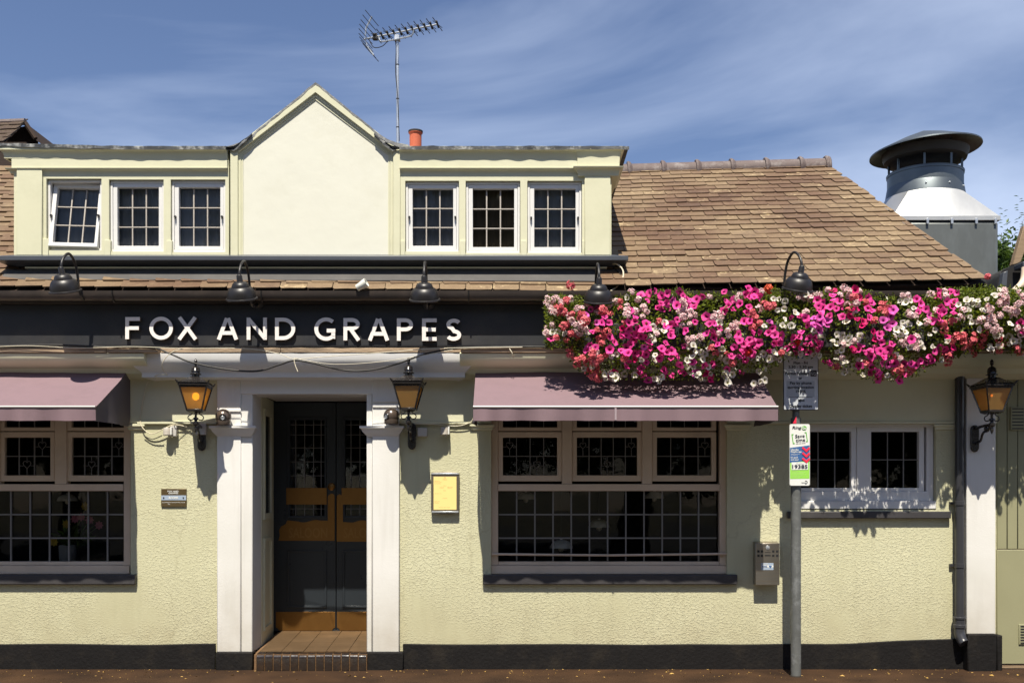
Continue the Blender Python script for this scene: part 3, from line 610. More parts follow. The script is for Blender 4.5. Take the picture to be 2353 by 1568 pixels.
g = MB(); q2 = lambda p, v: (p, Z(v, -p)); pr2 = [(.10, Z(798, -.15)), q2(.275, 811), q2(.272, 824), q2(.26, 832), q2(.23, 843), q2(.19, 853), q2(.18, 857), q2(.18, 866), q2(.12, 872), (.0, Z(872.5, 0))]
g.mould([(p - .06, z) for p, z in pr2], X(372), X(1040), yb=.0, y=-.06); part('cornice', g, white, pub)
# peeling timber ledge on top of the cornice, built of short lengths
ul = -330
while ul < 2560:
    w = random.uniform(210, 330); ub = min(ul + w, 2560); ub = next((q for q in (362, 1058) if ul < q <= ub + 60), ub); yo = .07 if 361 < ul < 1057 else 0; g = MB(); k = 14; vs = []
    for i in range(k + 1):
        u = ul + .6 + (ub - ul - 1.2) * i / k; dy = noise.noise(Vector((u * .05, 1, 0))) * .008; dz = noise.noise(Vector((u * .03, 5, 2))) * .006
        vs += [(X(u, -.35), -.352 + yo + dy, Z(799, -.35 + yo) + dz), (X(u, -.35), -.350 + yo + dy * .5, Z(809.5, -.35 + yo)), (X(u, -.35), -.10, Z(809.5, -.35 + yo)), (X(u, -.35), -.10, Z(799, -.35 + yo) + dz)]
    fs = [(0, 3, 2, 1), (4 * k, 4 * k + 1, 4 * k + 2, 4 * k + 3)]
    for i in range(k):
        for q in range(4): fs.append((4 * i + q, 4 * i + (q + 1) % 4, 4 * i + 4 + (q + 1) % 4, 4 * i + 4 + q))
    g.add(vs, fs); part('timber_ledge', g, M('peeling_timber', (.40, .29, .19), .7, var=.35, scale=14, bump=.5, bscale=50, stretch=(.3, 1, 2), stain=(.06, .045, .035), stain_amt=.85, stain_scale=6), pub, bevel=.003); ul = ub
g = MB(); g.box(XL, X(2560), -.15, .1, Z(799, -.15), Z(700, -.15)); part('fascia_board', g, fascia_m, pub, bevel=.003)
g = MB(); g.box(XL, X(2560), -.165, -.151, Z(797, -.15), Z(793, -.15)); part('fascia_bead', g, black, pub)
g = MB(); g.box(XL, X(2560), -.27, .1, Z(699.5, -.15), Z(672, -.25)); part('eaves_board', g, M('eaves_board_paint', (.02, .016, .015), .5, var=.2), pub)
# gutter: half round, in lengths
for a, b_ in ((-330, 380), (380.3, 960), (960.3, 1620), (1620.3, 2300)):
    g = MB(); k = 10; r = .052; prof = []
    cy = -.285; cz = Z(670, -.285)
    outer = [(cy + r * math.cos(t_), cz + r * math.sin(t_) * 1.6) for t_ in [math.pi + math.pi * i / k for i in range(k + 1)]]
    inner = [(cy + (r - .005) * math.cos(t_), cz + .0 + (r - .005) * math.sin(t_) * 1.6) for t_ in [math.pi + math.pi * i / k for i in range(k + 1)]][::-1]
    pf = outer + inner; m_ = len(pf); vs = [(X(a), y, z) for y, z in pf] + [(X(b_), y, z) for y, z in pf]
    g.add(vs, [(i, (i + 1) % m_, (i + 1) % m_ + m_, i + m_) for i in range(m_)]); part('gutter', g, M('gutter_paint', (.045, .036, .032), .38, metal=0, var=.25, scale=5, stain=(.11, .08, .06), stain_amt=.4), pub)
for u in (290, 620, 1080, 1500, 1950):
    g = MB(); path = [(X(u), -.285 + .058 * math.cos(t_), Z(670, -.285) + .095 * math.sin(t_)) for t_ in [math.pi + math.pi * i / 6 for i in range(7)]] + [(X(u), -.18, Z(694, -.2))]; g.tube(path, .007, 6); part('gutter_bracket', g, darkmetal, pub)
# ---- roof patches
EV = [(-330, 655), (0, 657), (320, 661), (600, 665), (1000, 671), (1424, 671)]
def lerp(a, b, t): return a + (b - a) * t
TM = []
for q in range(6):
    g = MB(); j = lambda s: random.uniform(-s, s); c0 = .03 + abs(j(.05)); c1 = .03 + abs(j(.05))
    lo = [(0, .10 + j(.03)), (c0, 0 + j(.02)), (.5, j(.03)), (1 - c1, 0 + j(.02)), (1, .10 + j(.03))]
    out = lo + [(1, 1), (0, 1)]; nn_ = len(out); h = lambda y: (.016 * (1 - y)) if y < 1 else 0
    vs = [(x, y, h(y)) for x, y in out] + [(x, y, h(y) - .011) for x, y in out]
    g.add(vs, [tuple(range(nn_))] + [(i, i + nn_, (i + 1) % nn_ + nn_, (i + 1) % nn_) for i in range(5)]); TM.append(g.mesh('roof_tile', tile_m, False))
def tiles(roof, PL0, PR0, PL1, PR1, ncourse, tw, vis, limit=300, edge_trim=False):
    items = []
    for i in range(ncourse):
        a = lerp(PL0, PL1, i / ncourse); b_ = lerp(PR0, PR1, i / ncourse); a2 = lerp(PL0, PL1, min((i + 1.55), ncourse + .6) / ncourse); b2 = lerp(PR0, PR1, min(i + 1.55, ncourse + .6) / ncourse)
        W_ = (b_ - a).length; k = W_ / tw; s = -(.5 if i % 2 else 0) - random.uniform(0, .06)
        while s < k:
            w = 1 + random.uniform(-.03, .03)
            s0 = max(0, s) / k; s1 = min(s + w, k) / k
            if s1 - s0 > .15 / k and vis(i, s0, s1):
                p = lerp(a, b_, s0); q = lerp(a, b_, s1); up = ((lerp(a2, b2, s0)) - p); ax = q - p
                sag = noise.noise(Vector((p.x * .8, i * .25, 1))) * .008
                nrm = ax.cross(up).normalized(); ax2 = ax * (1 - .006 / ax.length)
                Mx = Matrix(((ax2.x, up.x, nrm.x, p.x), (ax2.y, up.y, nrm.y, p.y), (ax2.z, up.z, nrm.z, p.z + sag + random.uniform(-.003, .003)), (0, 0, 0, 1))) @ Matrix.Rotation(random.gauss(0, .006), 4, 'Z')
                if random.random() < .03: Mx = Mx @ Matrix.Translation((0, -.12, .0))
                items.append((i, Mx))
            s += w
    items.sort(key=lambda t_: t_[0]); rest = MB()
    for n_, (i, Mx) in enumerate(items):
        if n_ < limit:
            o = bpy.data.objects.new('roof_tile', random.choice(TM)); C.objects.link(o); o.parent = roof; o.matrix_local = Mx
        else:
            me = random.choice(TM); rest.add([v.co for v in me.vertices], [tuple(p.vertices) for p in me.polygons], Mx)
    if rest.v: part('upper_roof_tiles', rest, tile_m, roof, kind='stuff', smooth=False)
RY = 2.45
# wing roof on the right
A0, B0, A1, B1 = P(1380, 657, -.32), P(2272, 643, -.32), P(1380, 392, RY), P(1902, 377, RY)
g = MB(); off = Vector((0, .03, -.03)); g.add([A0 + off, B0 + off, B1 + off, A1 + off, A0 + off * 3, B0 + off * 3, B1 + off * 3, A1 + off * 3], [(0, 1, 2, 3), (7, 6, 5, 4), (0, 4, 5, 1), (1, 5, 6, 2), (2, 6, 7, 3)])
wing = part('roof', g, ubase, pub, label='brown clay tiled roof over the right wing')
tiles(wing, A0, B0, A1, B1, 25, .235, lambda i, a, b_: True)
# back slope so the roof is solid
g = MB(); Bk = Vector((0, 2.6, -1.8)); g.add([A1, B1, B1 + Bk, A1 + Bk], [(0, 1, 2, 3)]); g.add([B0 + off, B1 + off, B1 + Bk], [(0, 1, 2)]); part('roof_back', g, ubase, pub)
# ridge tiles
for k in range(7):
    t0, t1 = (k - .1) / 6.62, (k + .9) / 6.62
    p = lerp(A1, B1, max(0, t0)); q = lerp(A1, B1, min(1.002, t1)); g = MB(); d = (q - p).normalized(); rot = d.to_track_quat('Z', 'Y').to_matrix().to_4x4(); L = (q - p).length
    T = Matrix.Translation(p + Vector((0, 0, -.035))) @ rot
    g.lathe([(.10, 0), (.10, L * .84), (.125, L * .845), (.13, L * .90), (.118, L * .96), (.10, L)], T, 14); part('ridge_tile', g, ridge_m, wing, bevel=.0)
g = MB(); T = Matrix.Translation(B1 + Vector((.0, 0, -.035))) @ (B1 - A1).to_track_quat('Z', 'Y').to_matrix().to_4x4(); g.lathe([(.0, .012), (.115, .012), (.125, 0), (.12, -.05)], T, 14); part('ridge_end_cap', g, ridge_m, wing)
# left roof: strip under the dormer and the slope left of it
C0, E0, C1, E1 = P(-330, 657, -.32), P(1379, 671, -.32), P(-330, 386, RY), P(1379, 386, RY)
g = MB(); g.add([C0 + off, E0 + off, E1 + off, C1 + off, C0 + off * 3, E0 + off * 3, E1 + off * 3, C1 + off * 3], [(0, 1, 2, 3), (7, 6, 5, 4), (0, 4, 5, 1), (1, 5, 6, 2), (2, 6, 7, 3)]); main = part('roof', g, ubase, pub, label='shallow strip of brown tiles below the dormer')
wtot = (E0 - C0).length
tiles(main, C0, E0, C1, E1, 25, .235, lambda i, a, b_: i < 2 or (a * 1709 - 330 < 60 and b_ * 1709 - 330 > -40), limit=300)
# ---- dormer
DY = .0     # front plane of the dormer windows
dz0 = Z(587); dtop = Z(372)
wins = [(112, 238, 414, 577), (255, 380, 416, 580), (396, 521, 416, 581), (932, 1055, 419, 580), (1070, 1195, 419, 583), (1211, 1336, 419, 583)]
holes = [(X(a), X(b_), Z(d_ + 1), Z(c)) for a, b_, c, d_ in wins]
for a, b_ in ((38, 529), (919, 1403)):
    g = MB(); g.holed(X(a), X(b_), dz0 - .05, dtop, -.05, .22, [h for h in holes if X(a) < h[0] < X(b_)]); part('dormer_wall', g, cream, pub, bevel=.004)
g = MB(); g.box(X(38), X(38) + .1, .22, 2.2, dz0 - .3, dtop); g.box(X(1403) - .1, X(1403), .22, 2.2, dz0 - .3, dtop); g.box(X(38), X(1403), 2.2, 2.3, dz0 - .3, dtop); part('dormer_cheek', g, cream, pub)
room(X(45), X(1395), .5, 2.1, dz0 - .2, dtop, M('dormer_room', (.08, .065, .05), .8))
# corner pilasters and mullion blocks
for a, b_ in ((38, 96), (1343, 1402)):
    g = MB(); g.pbox(a, b_, 385, 586, -.078, .0, -.078); part('dormer_pilaster', g, cream, pub, bevel=.005)
for a, b_, c in ((97, 111, 548), (239.5, 253.5, 551), (381.5, 394.5, 552), (1056.5, 1069, 552), (1196.5, 1209.5, 552), (1337.5, 1342, 552), (920, 930, 552)):
    g = MB(); g.pbox(a, b_, c, 586, -.062, .0, -.062); part('mullion_block', g, cream, pub, bevel=.003)
def dormer_window(a, b_, c, d_, opened, lab):
    g = MB(); y0 = -.022 
    o = [(X(a + 1), Z(d_)), (X(b_ - 1), Z(d_)), (X(b_ - 1), Z(c + 1)), (X(a + 1), Z(c + 1))]
    i_ = [(X(a + 6), Z(d_ - 5)), (X(b_ - 6), Z(d_ - 5)), (X(b_ - 6), Z(c + 6)), (X(a + 6), Z(c + 6))]
    g.ringprism(o, i_, y0, .12); w = part('window', g, white, pub, label=lab, bevel=.003)
    xa_, xb_, za, zb = X(a + 6.5), X(b_ - 6.5), Z(d_ - 5.5), Z(c + 6.5)
    cx = (xa_ + xb_) / 2; cz = (za + zb) / 2
    T = Matrix.Translation((cx, .012, cz)) @ (Matrix.Rotation(R(-9), 4, 'X') if opened else Matrix.Identity(4)) @ (Matrix.Rotation(R(1.5), 4, 'Y') if opened else Matrix.Identity(4))
    hw, hh = (xb_ - xa_) / 2, (zb - za) / 2
    gx0, gx1, gz0, gz1 = -hw + .038, hw - .030, -hh + .036, hh - .036
    g = MB(); g.ringprism([(-hw, -hh), (hw, -hh), (hw, hh), (-hw, hh)], [(gx0, gz0), (gx1, gz0), (gx1, gz1), (gx0, gz1)], -.028, .03); g.v = [tuple(T @ Vector(p)) for p in g.v]; part('sash', g, white, w, bevel=.003)
    g = MB(); W_, H_ = gx1 - gx0, gz1 - gz0
    for k in (1, 2):
        xx = gx0 + W_ * k / 3; g.box(xx - .006, xx + .006, .005, .026, gz0, gz1, T); zz = gz0 + H_ * k / 3; g.box(gx0, gx1, .003, .024, zz - .005, zz + .005, T)
    part('glazing_bars', g, barpaint, w, bevel=.002)
    for i in range(3):
        for j in range(3):
            g = MB(); e = .001; x_0 = gx0 + W_ * i / 3 + e; x_1 = gx0 + W_ * (i + 1) / 3 - e; z_0 = gz0 + H_ * j / 3 + e; z_1 = gz0 + H_ * (j + 1) / 3 - e; t_ = random.uniform(-.002, .002)
            g.add([(x_0, .018, z_0), (x_1, .018 + t_ * .6, z_0), (x_1, .018 + t_, z_1), (x_0, .018 + t_ * .4, z_1)], [(0, 1, 2, 3)], T); part('pane', g, glass, w, smooth=False)
    g = MB(); k = 24; vs = []
    for i in range(k + 1):
        x = X(a) + (X(b_) - X(a)) * i / k; y = .078 + .006 * math.sin(i * 1.9 + a); vs += [(x, y, Z(d_)), (x, y, Z(c))]
    g.add(vs, [(2 * i, 2 * i + 2, 2 * i + 3, 2 * i + 1) for i in range(k)])
    part('curtain', g, M('brown_curtain', (.16, .115, .07), .9, var=.5, scale=5) if 'brown' in lab else blind_m, w)
    if lab.split()[0] != 'fixed':
        for xx in (xa_ + .01, xb_ - .01):
            g = MB(); g.box(xx - .008, xx + .008, y0 - .022, y0 + .01, cz - .012, cz + .004); g.tube([(xx, y0 - .02, cz - .012), (xx, y0 - .02, cz - .03)], .004, 6); part('window_catch', g, darkmetal, w)
    return w
labs = ['open tilted sash at the left end of the dormer', 'fixed sash second from the dormer left end', 'sash window beside the gable on its left', 'sash window beside the gable on its right', 'fixed sash in the right half with brown panes', 'sash window at the right end of the dormer']
for k, (a, b_, c, d_) in enumerate(wins): dormer_window(a, b_, c, d_, k == 0, labs[k])
# cornices of the dormer: lower moulding, frieze, upper cove, lead edge
def prof_cove(zt, zb, p0, p1, k=6):
    return [(p1 + (p0 - p1) * math.sin(t_), zt + (zb - zt) * (1 - math.cos(t_))) for t_ in [math.pi / 2 * i / k for i in range(k + 1)]]
for a, b_, lft, rgt in ((38, 527, True, False), (920, 1403, False, True)):
    za = Z(386, -.08); zb = Z(402)
    g = MB(); g.mould([(.0, za + .004), (.088, za)] + [(.086, za - .006)] + prof_cove(za - .01, zb, .052, .083)[0:] + [(.0, zb - .002)], X(a) + (.02 if lft else 0), X(b_) - (.02 if rgt else 0), left=lft, right=rgt); part('dormer_moulding', g, cream, pub)
    g = MB(); g.box(X(a) - (0 if not lft else .01), X(b_) + (0 if not rgt else .01), -.075, .15, za, Z(350)); part('dormer_frieze', g, cream, pub)
    zt = Z(341, -.14); zb = Z(362, -.07)
    g = MB(); g.mould([(.0, zt + .03), (.112, zt + .03), (.112, zt)] + prof_cove(zt - .004, zb - .0, .078, .108) + [(.077, zb - .008), (.06, zb - .008)], X(a), X(b_) , left=lft, right=rgt); part('dormer_cornice', g, cream, pub)
    # ragged lead edge
    g = MB(); k = 60; xs0 = X(a) - (.16 if lft else 0); xs1 = X(b_) + (.155 if rgt else 0); vs = []
    for i in range(k + 1):
        x = lerp(xs0, xs1, i / k); n1 = noise.noise(Vector((x * 6, 0, 1))) * .012; n2 = noise.noise(Vector((x * 9, 4, 1))) * .012; lf = max(0, 1 - (x - X(0)) / 1.2) * .03 if lft else 0
        zt2 = Z(333, -.15) + lf
        vs += [(x, -.122 + n2 * .6, zt - .004 + n1 + lf), (x, -.12 + n1 * .6, zt2 + n2 * .6), (x, .6, zt2 + .05), (x, 2.35, zt2 + .02), (x, 2.35, zt2 - .06), (x, -.10, zt + .025)]
    fs = []
    for i in range(k):
        for q in range(6): fs.append((6 * i + q, 6 * i + 6 + q, 6 * i + 6 + (q + 1) % 6, 6 * i + (q + 1) % 6))
    fs += [tuple(range(5, -1, -1)), tuple(range(6 * k, 6 * k + 6))]
    g.add(vs, [f[::-1] for f in fs]); part('lead_roof_edge', g, lead, pub)
# pediment end blocks over the pilaster (cornice breaks forward)
g = MB(); zt = Z(341, -.14); zb = Z(366, -.08); g.mould([(.0, zt + .006), (.119, zt + .006), (.119, zt + .0)] + prof_cove(zt - .002, zb, .088, .117) + [(.086, zb - .07), (.0, zb - .07)], X(1347), X(1399), right=True, left=True, yb=.5); part('cornice_block', g, cream, pub)
g = MB(); za = Z(386, -.08); zb = Z(410); g.mould([(.0, za + .006), (.128, za + .004), (.125, za - .006)] + prof_cove(za - .01, zb, .082, .12) + [(.0, zb - .002)], X(1347), X(1398), left=True, right=True, yb=.5); part('cornice_block', g, cream, pub)
# sill ledge under the dormer and what is below
g = MB(); g.mould([(.0, Z(584, 0)), (.13, Z(587, -.13)), (.17, Z(588, -.17)), (.17, Z(597.5, -.17)), (.13, Z(601, -.13)), (.07, Z(606, -.07)), (.045, Z(611.5, -.05)), (.0, Z(611.5, 0))], X(52), X(1396), yb=.8); part('dormer_sill', g, slate, pub, bevel=.003)
g = MB(); g.box(X(66), X(1392), -.075, .1, Z(616, -.075), Z(612.8, -.075)); part('cream_bead', g, cream, pub)
g = MB(); g.box(X(70), X(1390), -.05, .1, Z(626, -.05), Z(616.3, -.05)); part('dormer_apron', g, slate, pub)
g = MB(); k = 50; vs = []
for i in range(k + 1):
    u = lerp(22, 1424, i / k); w_ = noise.noise(Vector((u * .02, 0, 3))) * .004
    vs += [(X(u), -.045, Z(622, -.05) + .01), (X(u), -.18 + w_, Z(641.5 + (u - 700) * .003, -.2) + w_), (X(u), -.18 + w_, Z(643 + (u - 700) * .003, -.2) + w_)]
g.add(vs, [(3 * i + q, 3 * i + q + 1, 3 * i + q + 4, 3 * i + q + 3) for i in range(k) for q in (0, 1)]); part('flashing', g, flash_m, pub)
g = MB(); g.prism([(X(1404), Z(610)), (X(1424), Z(610)), (X(1418), Z(573)), (X(1404), Z(573))], -.02, .02); part('soaker', g, darkmetal, pub)
# ---- gable
def pent(u0, u1, vs_, ua, va, vb, y): return [(X(u0, y), Z(vb, y)), (X(u1, y), Z(vb, y)), (X(u1, y), Z(vs_, y)), (X(ua, y), Z(va, y)), (X(u0, y), Z(vs_, y))]
g = MB(); g.prism(pent(529, 919, 345, 724.4, 192, 587, -.03), -.028, .5); gab = part('gable_wall', g, M('gable_cream', (.66, .65, .56), .5, var=.04, scale=1.5, bump=.25, bscale=7, stain=(.52, .50, .38), stain_amt=.35, stain_scale=1.4), pub)
g = MB(); g.ringprism(pent(529, 919, 345, 724.4, 192, 586.5, -.066), pent(546, 903, 350, 724.4, 212, 587.3, -.066), -.066, -.026); part('gable_band', g, cream, gab, bevel=.004)
g = MB(); g.ringprism(pent(546.5, 902.5, 350.5, 724.4, 212.6, 586.6, -.05), pent(553, 896, 353, 724.4, 222, 587.2, -.05), -.044, -.027); part('gable_moulding', g, cream, gab, bevel=.003)
g = MB(); g.ringprism(pent(553.5, 895.5, 353.5, 724.4, 222.6, 586.7, -.04), pent(558, 891.5, 356, 724.4, 229, 587.1, -.04), -.036, -.027); part('gable_moulding', g, cream, gab, bevel=.002)
# gable roof covering
path = [(513, 338), (530, 334), (556, 325), (580, 308), (600, 291), (640, 259), (690, 218), (724.4, 188.5), (760, 217), (800, 250), (840, 282), (866, 304), (890, 320), (915, 329), (938, 332)]
g = MB(); pts = []
for i in range(len(path) - 1):
    for q in range(4): pts.append((lerp(path[i][0], path[i + 1][0], q / 4), lerp(path[i][1], path[i + 1][1], q / 4)))
pts.append(path[-1]); k = len(pts); vs = []
for i, (u, v) in enumerate(pts):
    n1 = noise.noise(Vector((u * .07, 7, 0))) * .012; n2 = noise.noise(Vector((u * .09, 2, 5))) * .01; y0 = -.072 + n2 * .3; th = 5 + (3 if u < 590 or u > 860 else 0)
    a = P(u, v, -.072); b_ = P(u, v + th, -.072)
    vs += [(a.x, y0, a.z + n1 * .6), (a.x, 2.2, a.z), (b_.x, 2.2, b_.z), (b_.x, y0 + .004, b_.z + n1)]
g.add(vs, [(4 * i + q, 4 * i + (q + 1) % 4, 4 * i + 4 + (q + 1) % 4, 4 * i + 4 + q) for i in range(k - 1) for q in range(4)] + [(3, 2, 1, 0), tuple(range(4 * k - 4, 4 * k))]); part('gable_roof_edge', g, M('gable_slate_edge', (.26, .26, .26), .6, var=.4, scale=22, bump=.6, bscale=30, stain=(.62, .62, .60), stain_amt=.9, stain_scale=9), gab)
# folded lead valleys either side of the gable
for sgn, cx in ((1, 545), (-1, 893)):
    g = MB(); k = 10; r_ = 8; vs = []
    for i in range(k + 1):
        for j in range(r_ + 1):
            u = cx - sgn * 28 + sgn * 62 * i / k; f = j / r_; vtop = 336 - 30 * max(0, (i / k - .3) / .7) ** 1.1; v = vtop + f * (5 + 7 * math.sin(math.pi * i / k)) + math.sin(i * 1.7 + j) * .6
            y = -.082 - .012 * math.sin(f * 5 + i * .6) - .010 * noise.noise(Vector((i * .6, j * .8, cx))); p = P(u, v, y); vs.append(p)
    g.add(vs, [(i * (r_ + 1) + j, i * (r_ + 1) + j + 1, (i + 1) * (r_ + 1) + j + 1, (i + 1) * (r_ + 1) + j) for i in range(k) for j in range(r_)]); part('lead_valley', g, lead, gab)
# chimney pot
g = MB(); c = P(954.5, 345, .5); zt = Z(302, .5); r = .061
g.lathe([(r * .95, c.z - .1), (r * .95, zt - .022), (r * 1.12, zt - .02), (r * 1.12, zt), (r * .98, zt + .004), (r * .8, zt), (r * .75, zt - .1)], Matrix.Translation((c.x, .5, 0)), 20); cp = part('chimney_pot', g, terra, pub)
g = MB(); g.lathe([(r * 1.125, zt - .016), (r * 1.16, zt - .012), (r * 1.16, zt + .003), (r * .98, zt + .0055)], Matrix.Translation((c.x, .5, 0)), 20); part('pot_rim', g, M('soot', (.05, .035, .03), .8), cp)
# ---- right hand white column with plinth, and end wall
g = MB(); g.pbox(2220, 2287, 868, 1456, -.09, .1, -.09); c2 = part('column', g, COLM, pub, label='white column at the right end beside the drainpipe', bevel=.006)
g = MB(); g.pbox(2223, 2290, 1455, 1552, -.13, .12, -.13); g.v = [(x, y, max(z_, -.02)) for x, y, z_ in g.v]; part('column_base', g, plinth_m, c2, bevel=.012)
g = MB(); g.pbox(2290.5, 2303, 1458, 1552, -.10, .12, -.10); g.v = [(x, y, max(z_, -.02)) for x, y, z_ in g.v]; part('column_base', g, plinth_m, c2, bevel=.01)

# ================================================================== SIGN LETTERS
sign = thing('pub_sign', 'raised white capital letters FOX AND GRAPES across the black fascia', 'sign', (X(674, -.15), -.15, Z(757, -.15)))
def arc(cx, cy, rx, ry, a0, a1, k=18): return [(cx + rx * math.cos(R(lerp(a0, a1, i / k))), cy + ry * math.sin(R(lerp(a0, a1, i / k)))) for i in range(k + 1)]
t = .17; h = t / 2
GL = {
 'F': (.67, [[(h, 0), (h, 1)], [(t, 1 - h), (.67, 1 - h)], [(t, .50), (.62, .50)]]),
 'E': (.66, [[(h, 0), (h, 1)], [(t, 1 - h), (.66, 1 - h)], [(t, .50), (.62, .50)], [(t, h), (.66, h)]]),
 'O': (1.06, ['c', arc(.53, .5, .53 - h, .52 - h, 0, 352, 40)]),
 'X': (.97, [[(.11, 0), (.84, 1)], [(.86, 0), (.13, 1)]]),
 'A': (1.0, [[(.10, 0), (.47, .97)], [(.90, 0), (.53, .97)], [(.25, .30), (.75, .30)]]),
 'N': (.91, [[(h, 0), (h, 1)], [(.91 - h, 0), (.91 - h, 1)], [(h + .01, .93), (.90 - h, .07)]]),
 'D': (.91, [[(h, 0), (h, 1)], [(t, 1 - h)] + arc(.36, .5, .55 - h, .5 - h, 88, -88, 20) + [(t, h)]]),
 'G': (.94, [arc(.53, .5, .53 - h, .52 - h, 48, 310, 30) + [(.85, .16), (.85, .22)], [(.85, .20), (.85, .5)], [(.945, .43), (.56, .43)]]),
 'R': (.77, [[(h, 0), (h, 1)], [(t, 1 - h)] + arc(.38, .725, .27, .275 - h, 88, -88, 14) + [(t, .45 + h)], [(.33, .50), (.69, 0)]]),
 'P': (.70, [[(h, 0), (h, 1)], [(t, 1 - h)] + arc(.38, .71, .26, .29 - h, 88, -88, 14) + [(t, .42 + h)]]),
 'S': (.70, [arc(.36, .735, .25, .17, 28, 250, 16) + arc(.34, .265, .26, .17, 82, -155, 18)]),
}
ups = [('F', 287.6, 321.5), ('O', 343, 397), ('X', 405.5, 455), ('A', 497, 548), ('N', 566.4, 613), ('D', 631.7, 678), ('G', 722, 770), ('R', 788.8, 828), ('A', 844, 895), ('P', 911.6, 947.5), ('E', 969.4, 1003), ('S', 1024, 1060)]
for ch, ua, ub in ups:
    yf = -.19; zc0 = Z(778.5 + (ua - 288) * .006, yf); zc1 = Z(728 + (ua - 288) * .0045, yf); H_ = zc1 - zc0; w_, paths = GL[ch]; x0 = X(ua, yf); sx = (X(ub, yf) - x0) / w_
    g = MB(); closed = False; k = 0
    for pth in paths:
        if pth == 'c': closed = True; continue
        q = [(x0 + px_ * sx, zc0 + pz * H_) for px_, pz in pth]
        if closed:
            q = [(x0 + px_ * sx, zc0 + pz * H_) for px_, pz in arc(.53, .5, .53 - h, .52 - h, 0, 360, 44)[:-1]]
        ribbon(g, q, t * H_, yf - .0012 * k, -.155, closed); k += 1
    g.mi = 0
    me = g.mesh('letter', [letter_m, letter_side], False)
    for p in me.polygons:
        if abs(p.normal.y) < .7: p.material_index = 1; p.use_smooth = False
    link('letter', me, sign)

# ================================================================== AWNINGS
def awning(u0b, u1b, u0f, u1f, name_label, seam):
    yb, yf = -.05, -.81; zb = Z(843, yb); zfr = Z(933, yf); zv = Z(966, yf); x0b, x1b, x0f, x1f = X(u0b, yb), X(u1b, yb), X(u0f, yf), X(u1f, yf)
    t_ = thing('awning', name_label, 'awning', ((x0b + x1b) / 2, 0, zb), 'mauve awnings over the ground floor windows')
    g = MB(); nx, ny = 40, 8; vs = []
    def pt(i, j):
        s = i / nx; f = j / ny; x = lerp(lerp(x0b, x1b, s), lerp(x0f, x1f, s), f); y = lerp(yb, yf, f); z = lerp(zb, zfr, f) - .012 * math.sin(math.pi * f) + noise.noise(Vector((x * 1.2, f * 2, 0))) * .014 + noise.noise(Vector((x * 5, f * 1.2, 4))) * .004
        return (x, y, z)
    for j in range(ny + 1):
        for i in range(nx + 1): vs.append(pt(i, j))
    w = nx + 1; g.add(vs, [(j * w + i, (j + 1) * w + i, (j + 1) * w + i + 1, j * w + i + 1) for j in range(ny) for i in range(nx)]); part('canopy', g, mauve, t_)
    g = MB(); vs = []; nx = 90
    for j in range(5):
        for i in range(nx + 1):
            s = i / nx; f = j / 4; x = lerp(x0f, x1f, s); wv = noise.noise(Vector((x * 5, 1, 0))) * .03 + noise.noise(Vector((x * 11, 3, 0))) * .014; vs.append((x, yf - .012 + wv * f - .004, lerp(zfr - .012, zv, f) + wv * .25 * f))
    w = nx + 1; g.add(vs, [(j * w + i, (j + 1) * w + i, (j + 1) * w + i + 1, j * w + i + 1) for j in range(4) for i in range(nx)]); part('valance', g, mauve, t_)
    g = MB(); g.tube([(x0f, yf - .018, zfr - .004), (x1f, yf - .018, zfr - .004)], .009, 8); part('front_piping', g, M('awning_piping', (.60, .55, .53), .4, var=.1, scale=30), t_)
    g = MB(); g.tube([(x0f + .01, yf + .02, zfr - .035), (x1f - .01, yf + .02, zfr - .035)], .016, 8)
    for xx, xo in ((x0f + .03, x0b + .03), (x1f - .03, x1b - .03)): g.tube([(xx, yf + .02, zfr - .035), (xo, -.02, zfr - .05)], .012, 8)
    part('frame', g, darkmetal, t_)
    for xb_, xf_, sg in ((x0b, x0f, -1), (x1b, x1f, 1)):
        g = MB(); k = 8; vs = []
        for i in range(k + 1):
            f = i / k; x = lerp(xb_, xf_, f) + sg * .001; y = lerp(yb, yf, f); z1 = lerp(zb, zfr, f) - .013 * math.sin(math.pi * f) - .003; z0 = zfr - .01 - .02; zl = zv + noise.noise(Vector((f * 6, sg, 0))) * .008
            vs += [(x, y, z1), (x - sg * .01 * math.sin(f * 9), y, min(z0, z1 - .001)), (x - sg * .02 * math.sin(f * 7 + 1), y, zl)]
        g.add(vs, [(3 * i + q, 3 * i + q + 1, 3 * i + 4 + q, 3 * i + 3 + q) for i in range(k) for q in (0, 1)]); part('side_panel', g, M('awning_side_cloth', (.10, .085, .09), .8, var=.1), t_)
    g = MB(); g.tube([(x0b, yb - .005, zb + .006), (x1b, yb - .005, zb + .006)], .012, 8); part('back_rail', g, offwhite, t_)
    if seam:
        g = MB(); xs_ = X(seam, yf); g.box(xs_ - .008, xs_ + .008, yf - .04, yf - .032, zv + .004, zfr - .015); part('seam', g, M('awning_seam', (.33, .26, .28), .8), t_)
    return t_
awning(1093, 1735, 1087, 1786, 'mauve cloth awning wholly in view over the wide leaded window', 1413)
awning(-330, 299, -430, 221, 'mauve cloth awning cut off by the left edge of the photo', None)

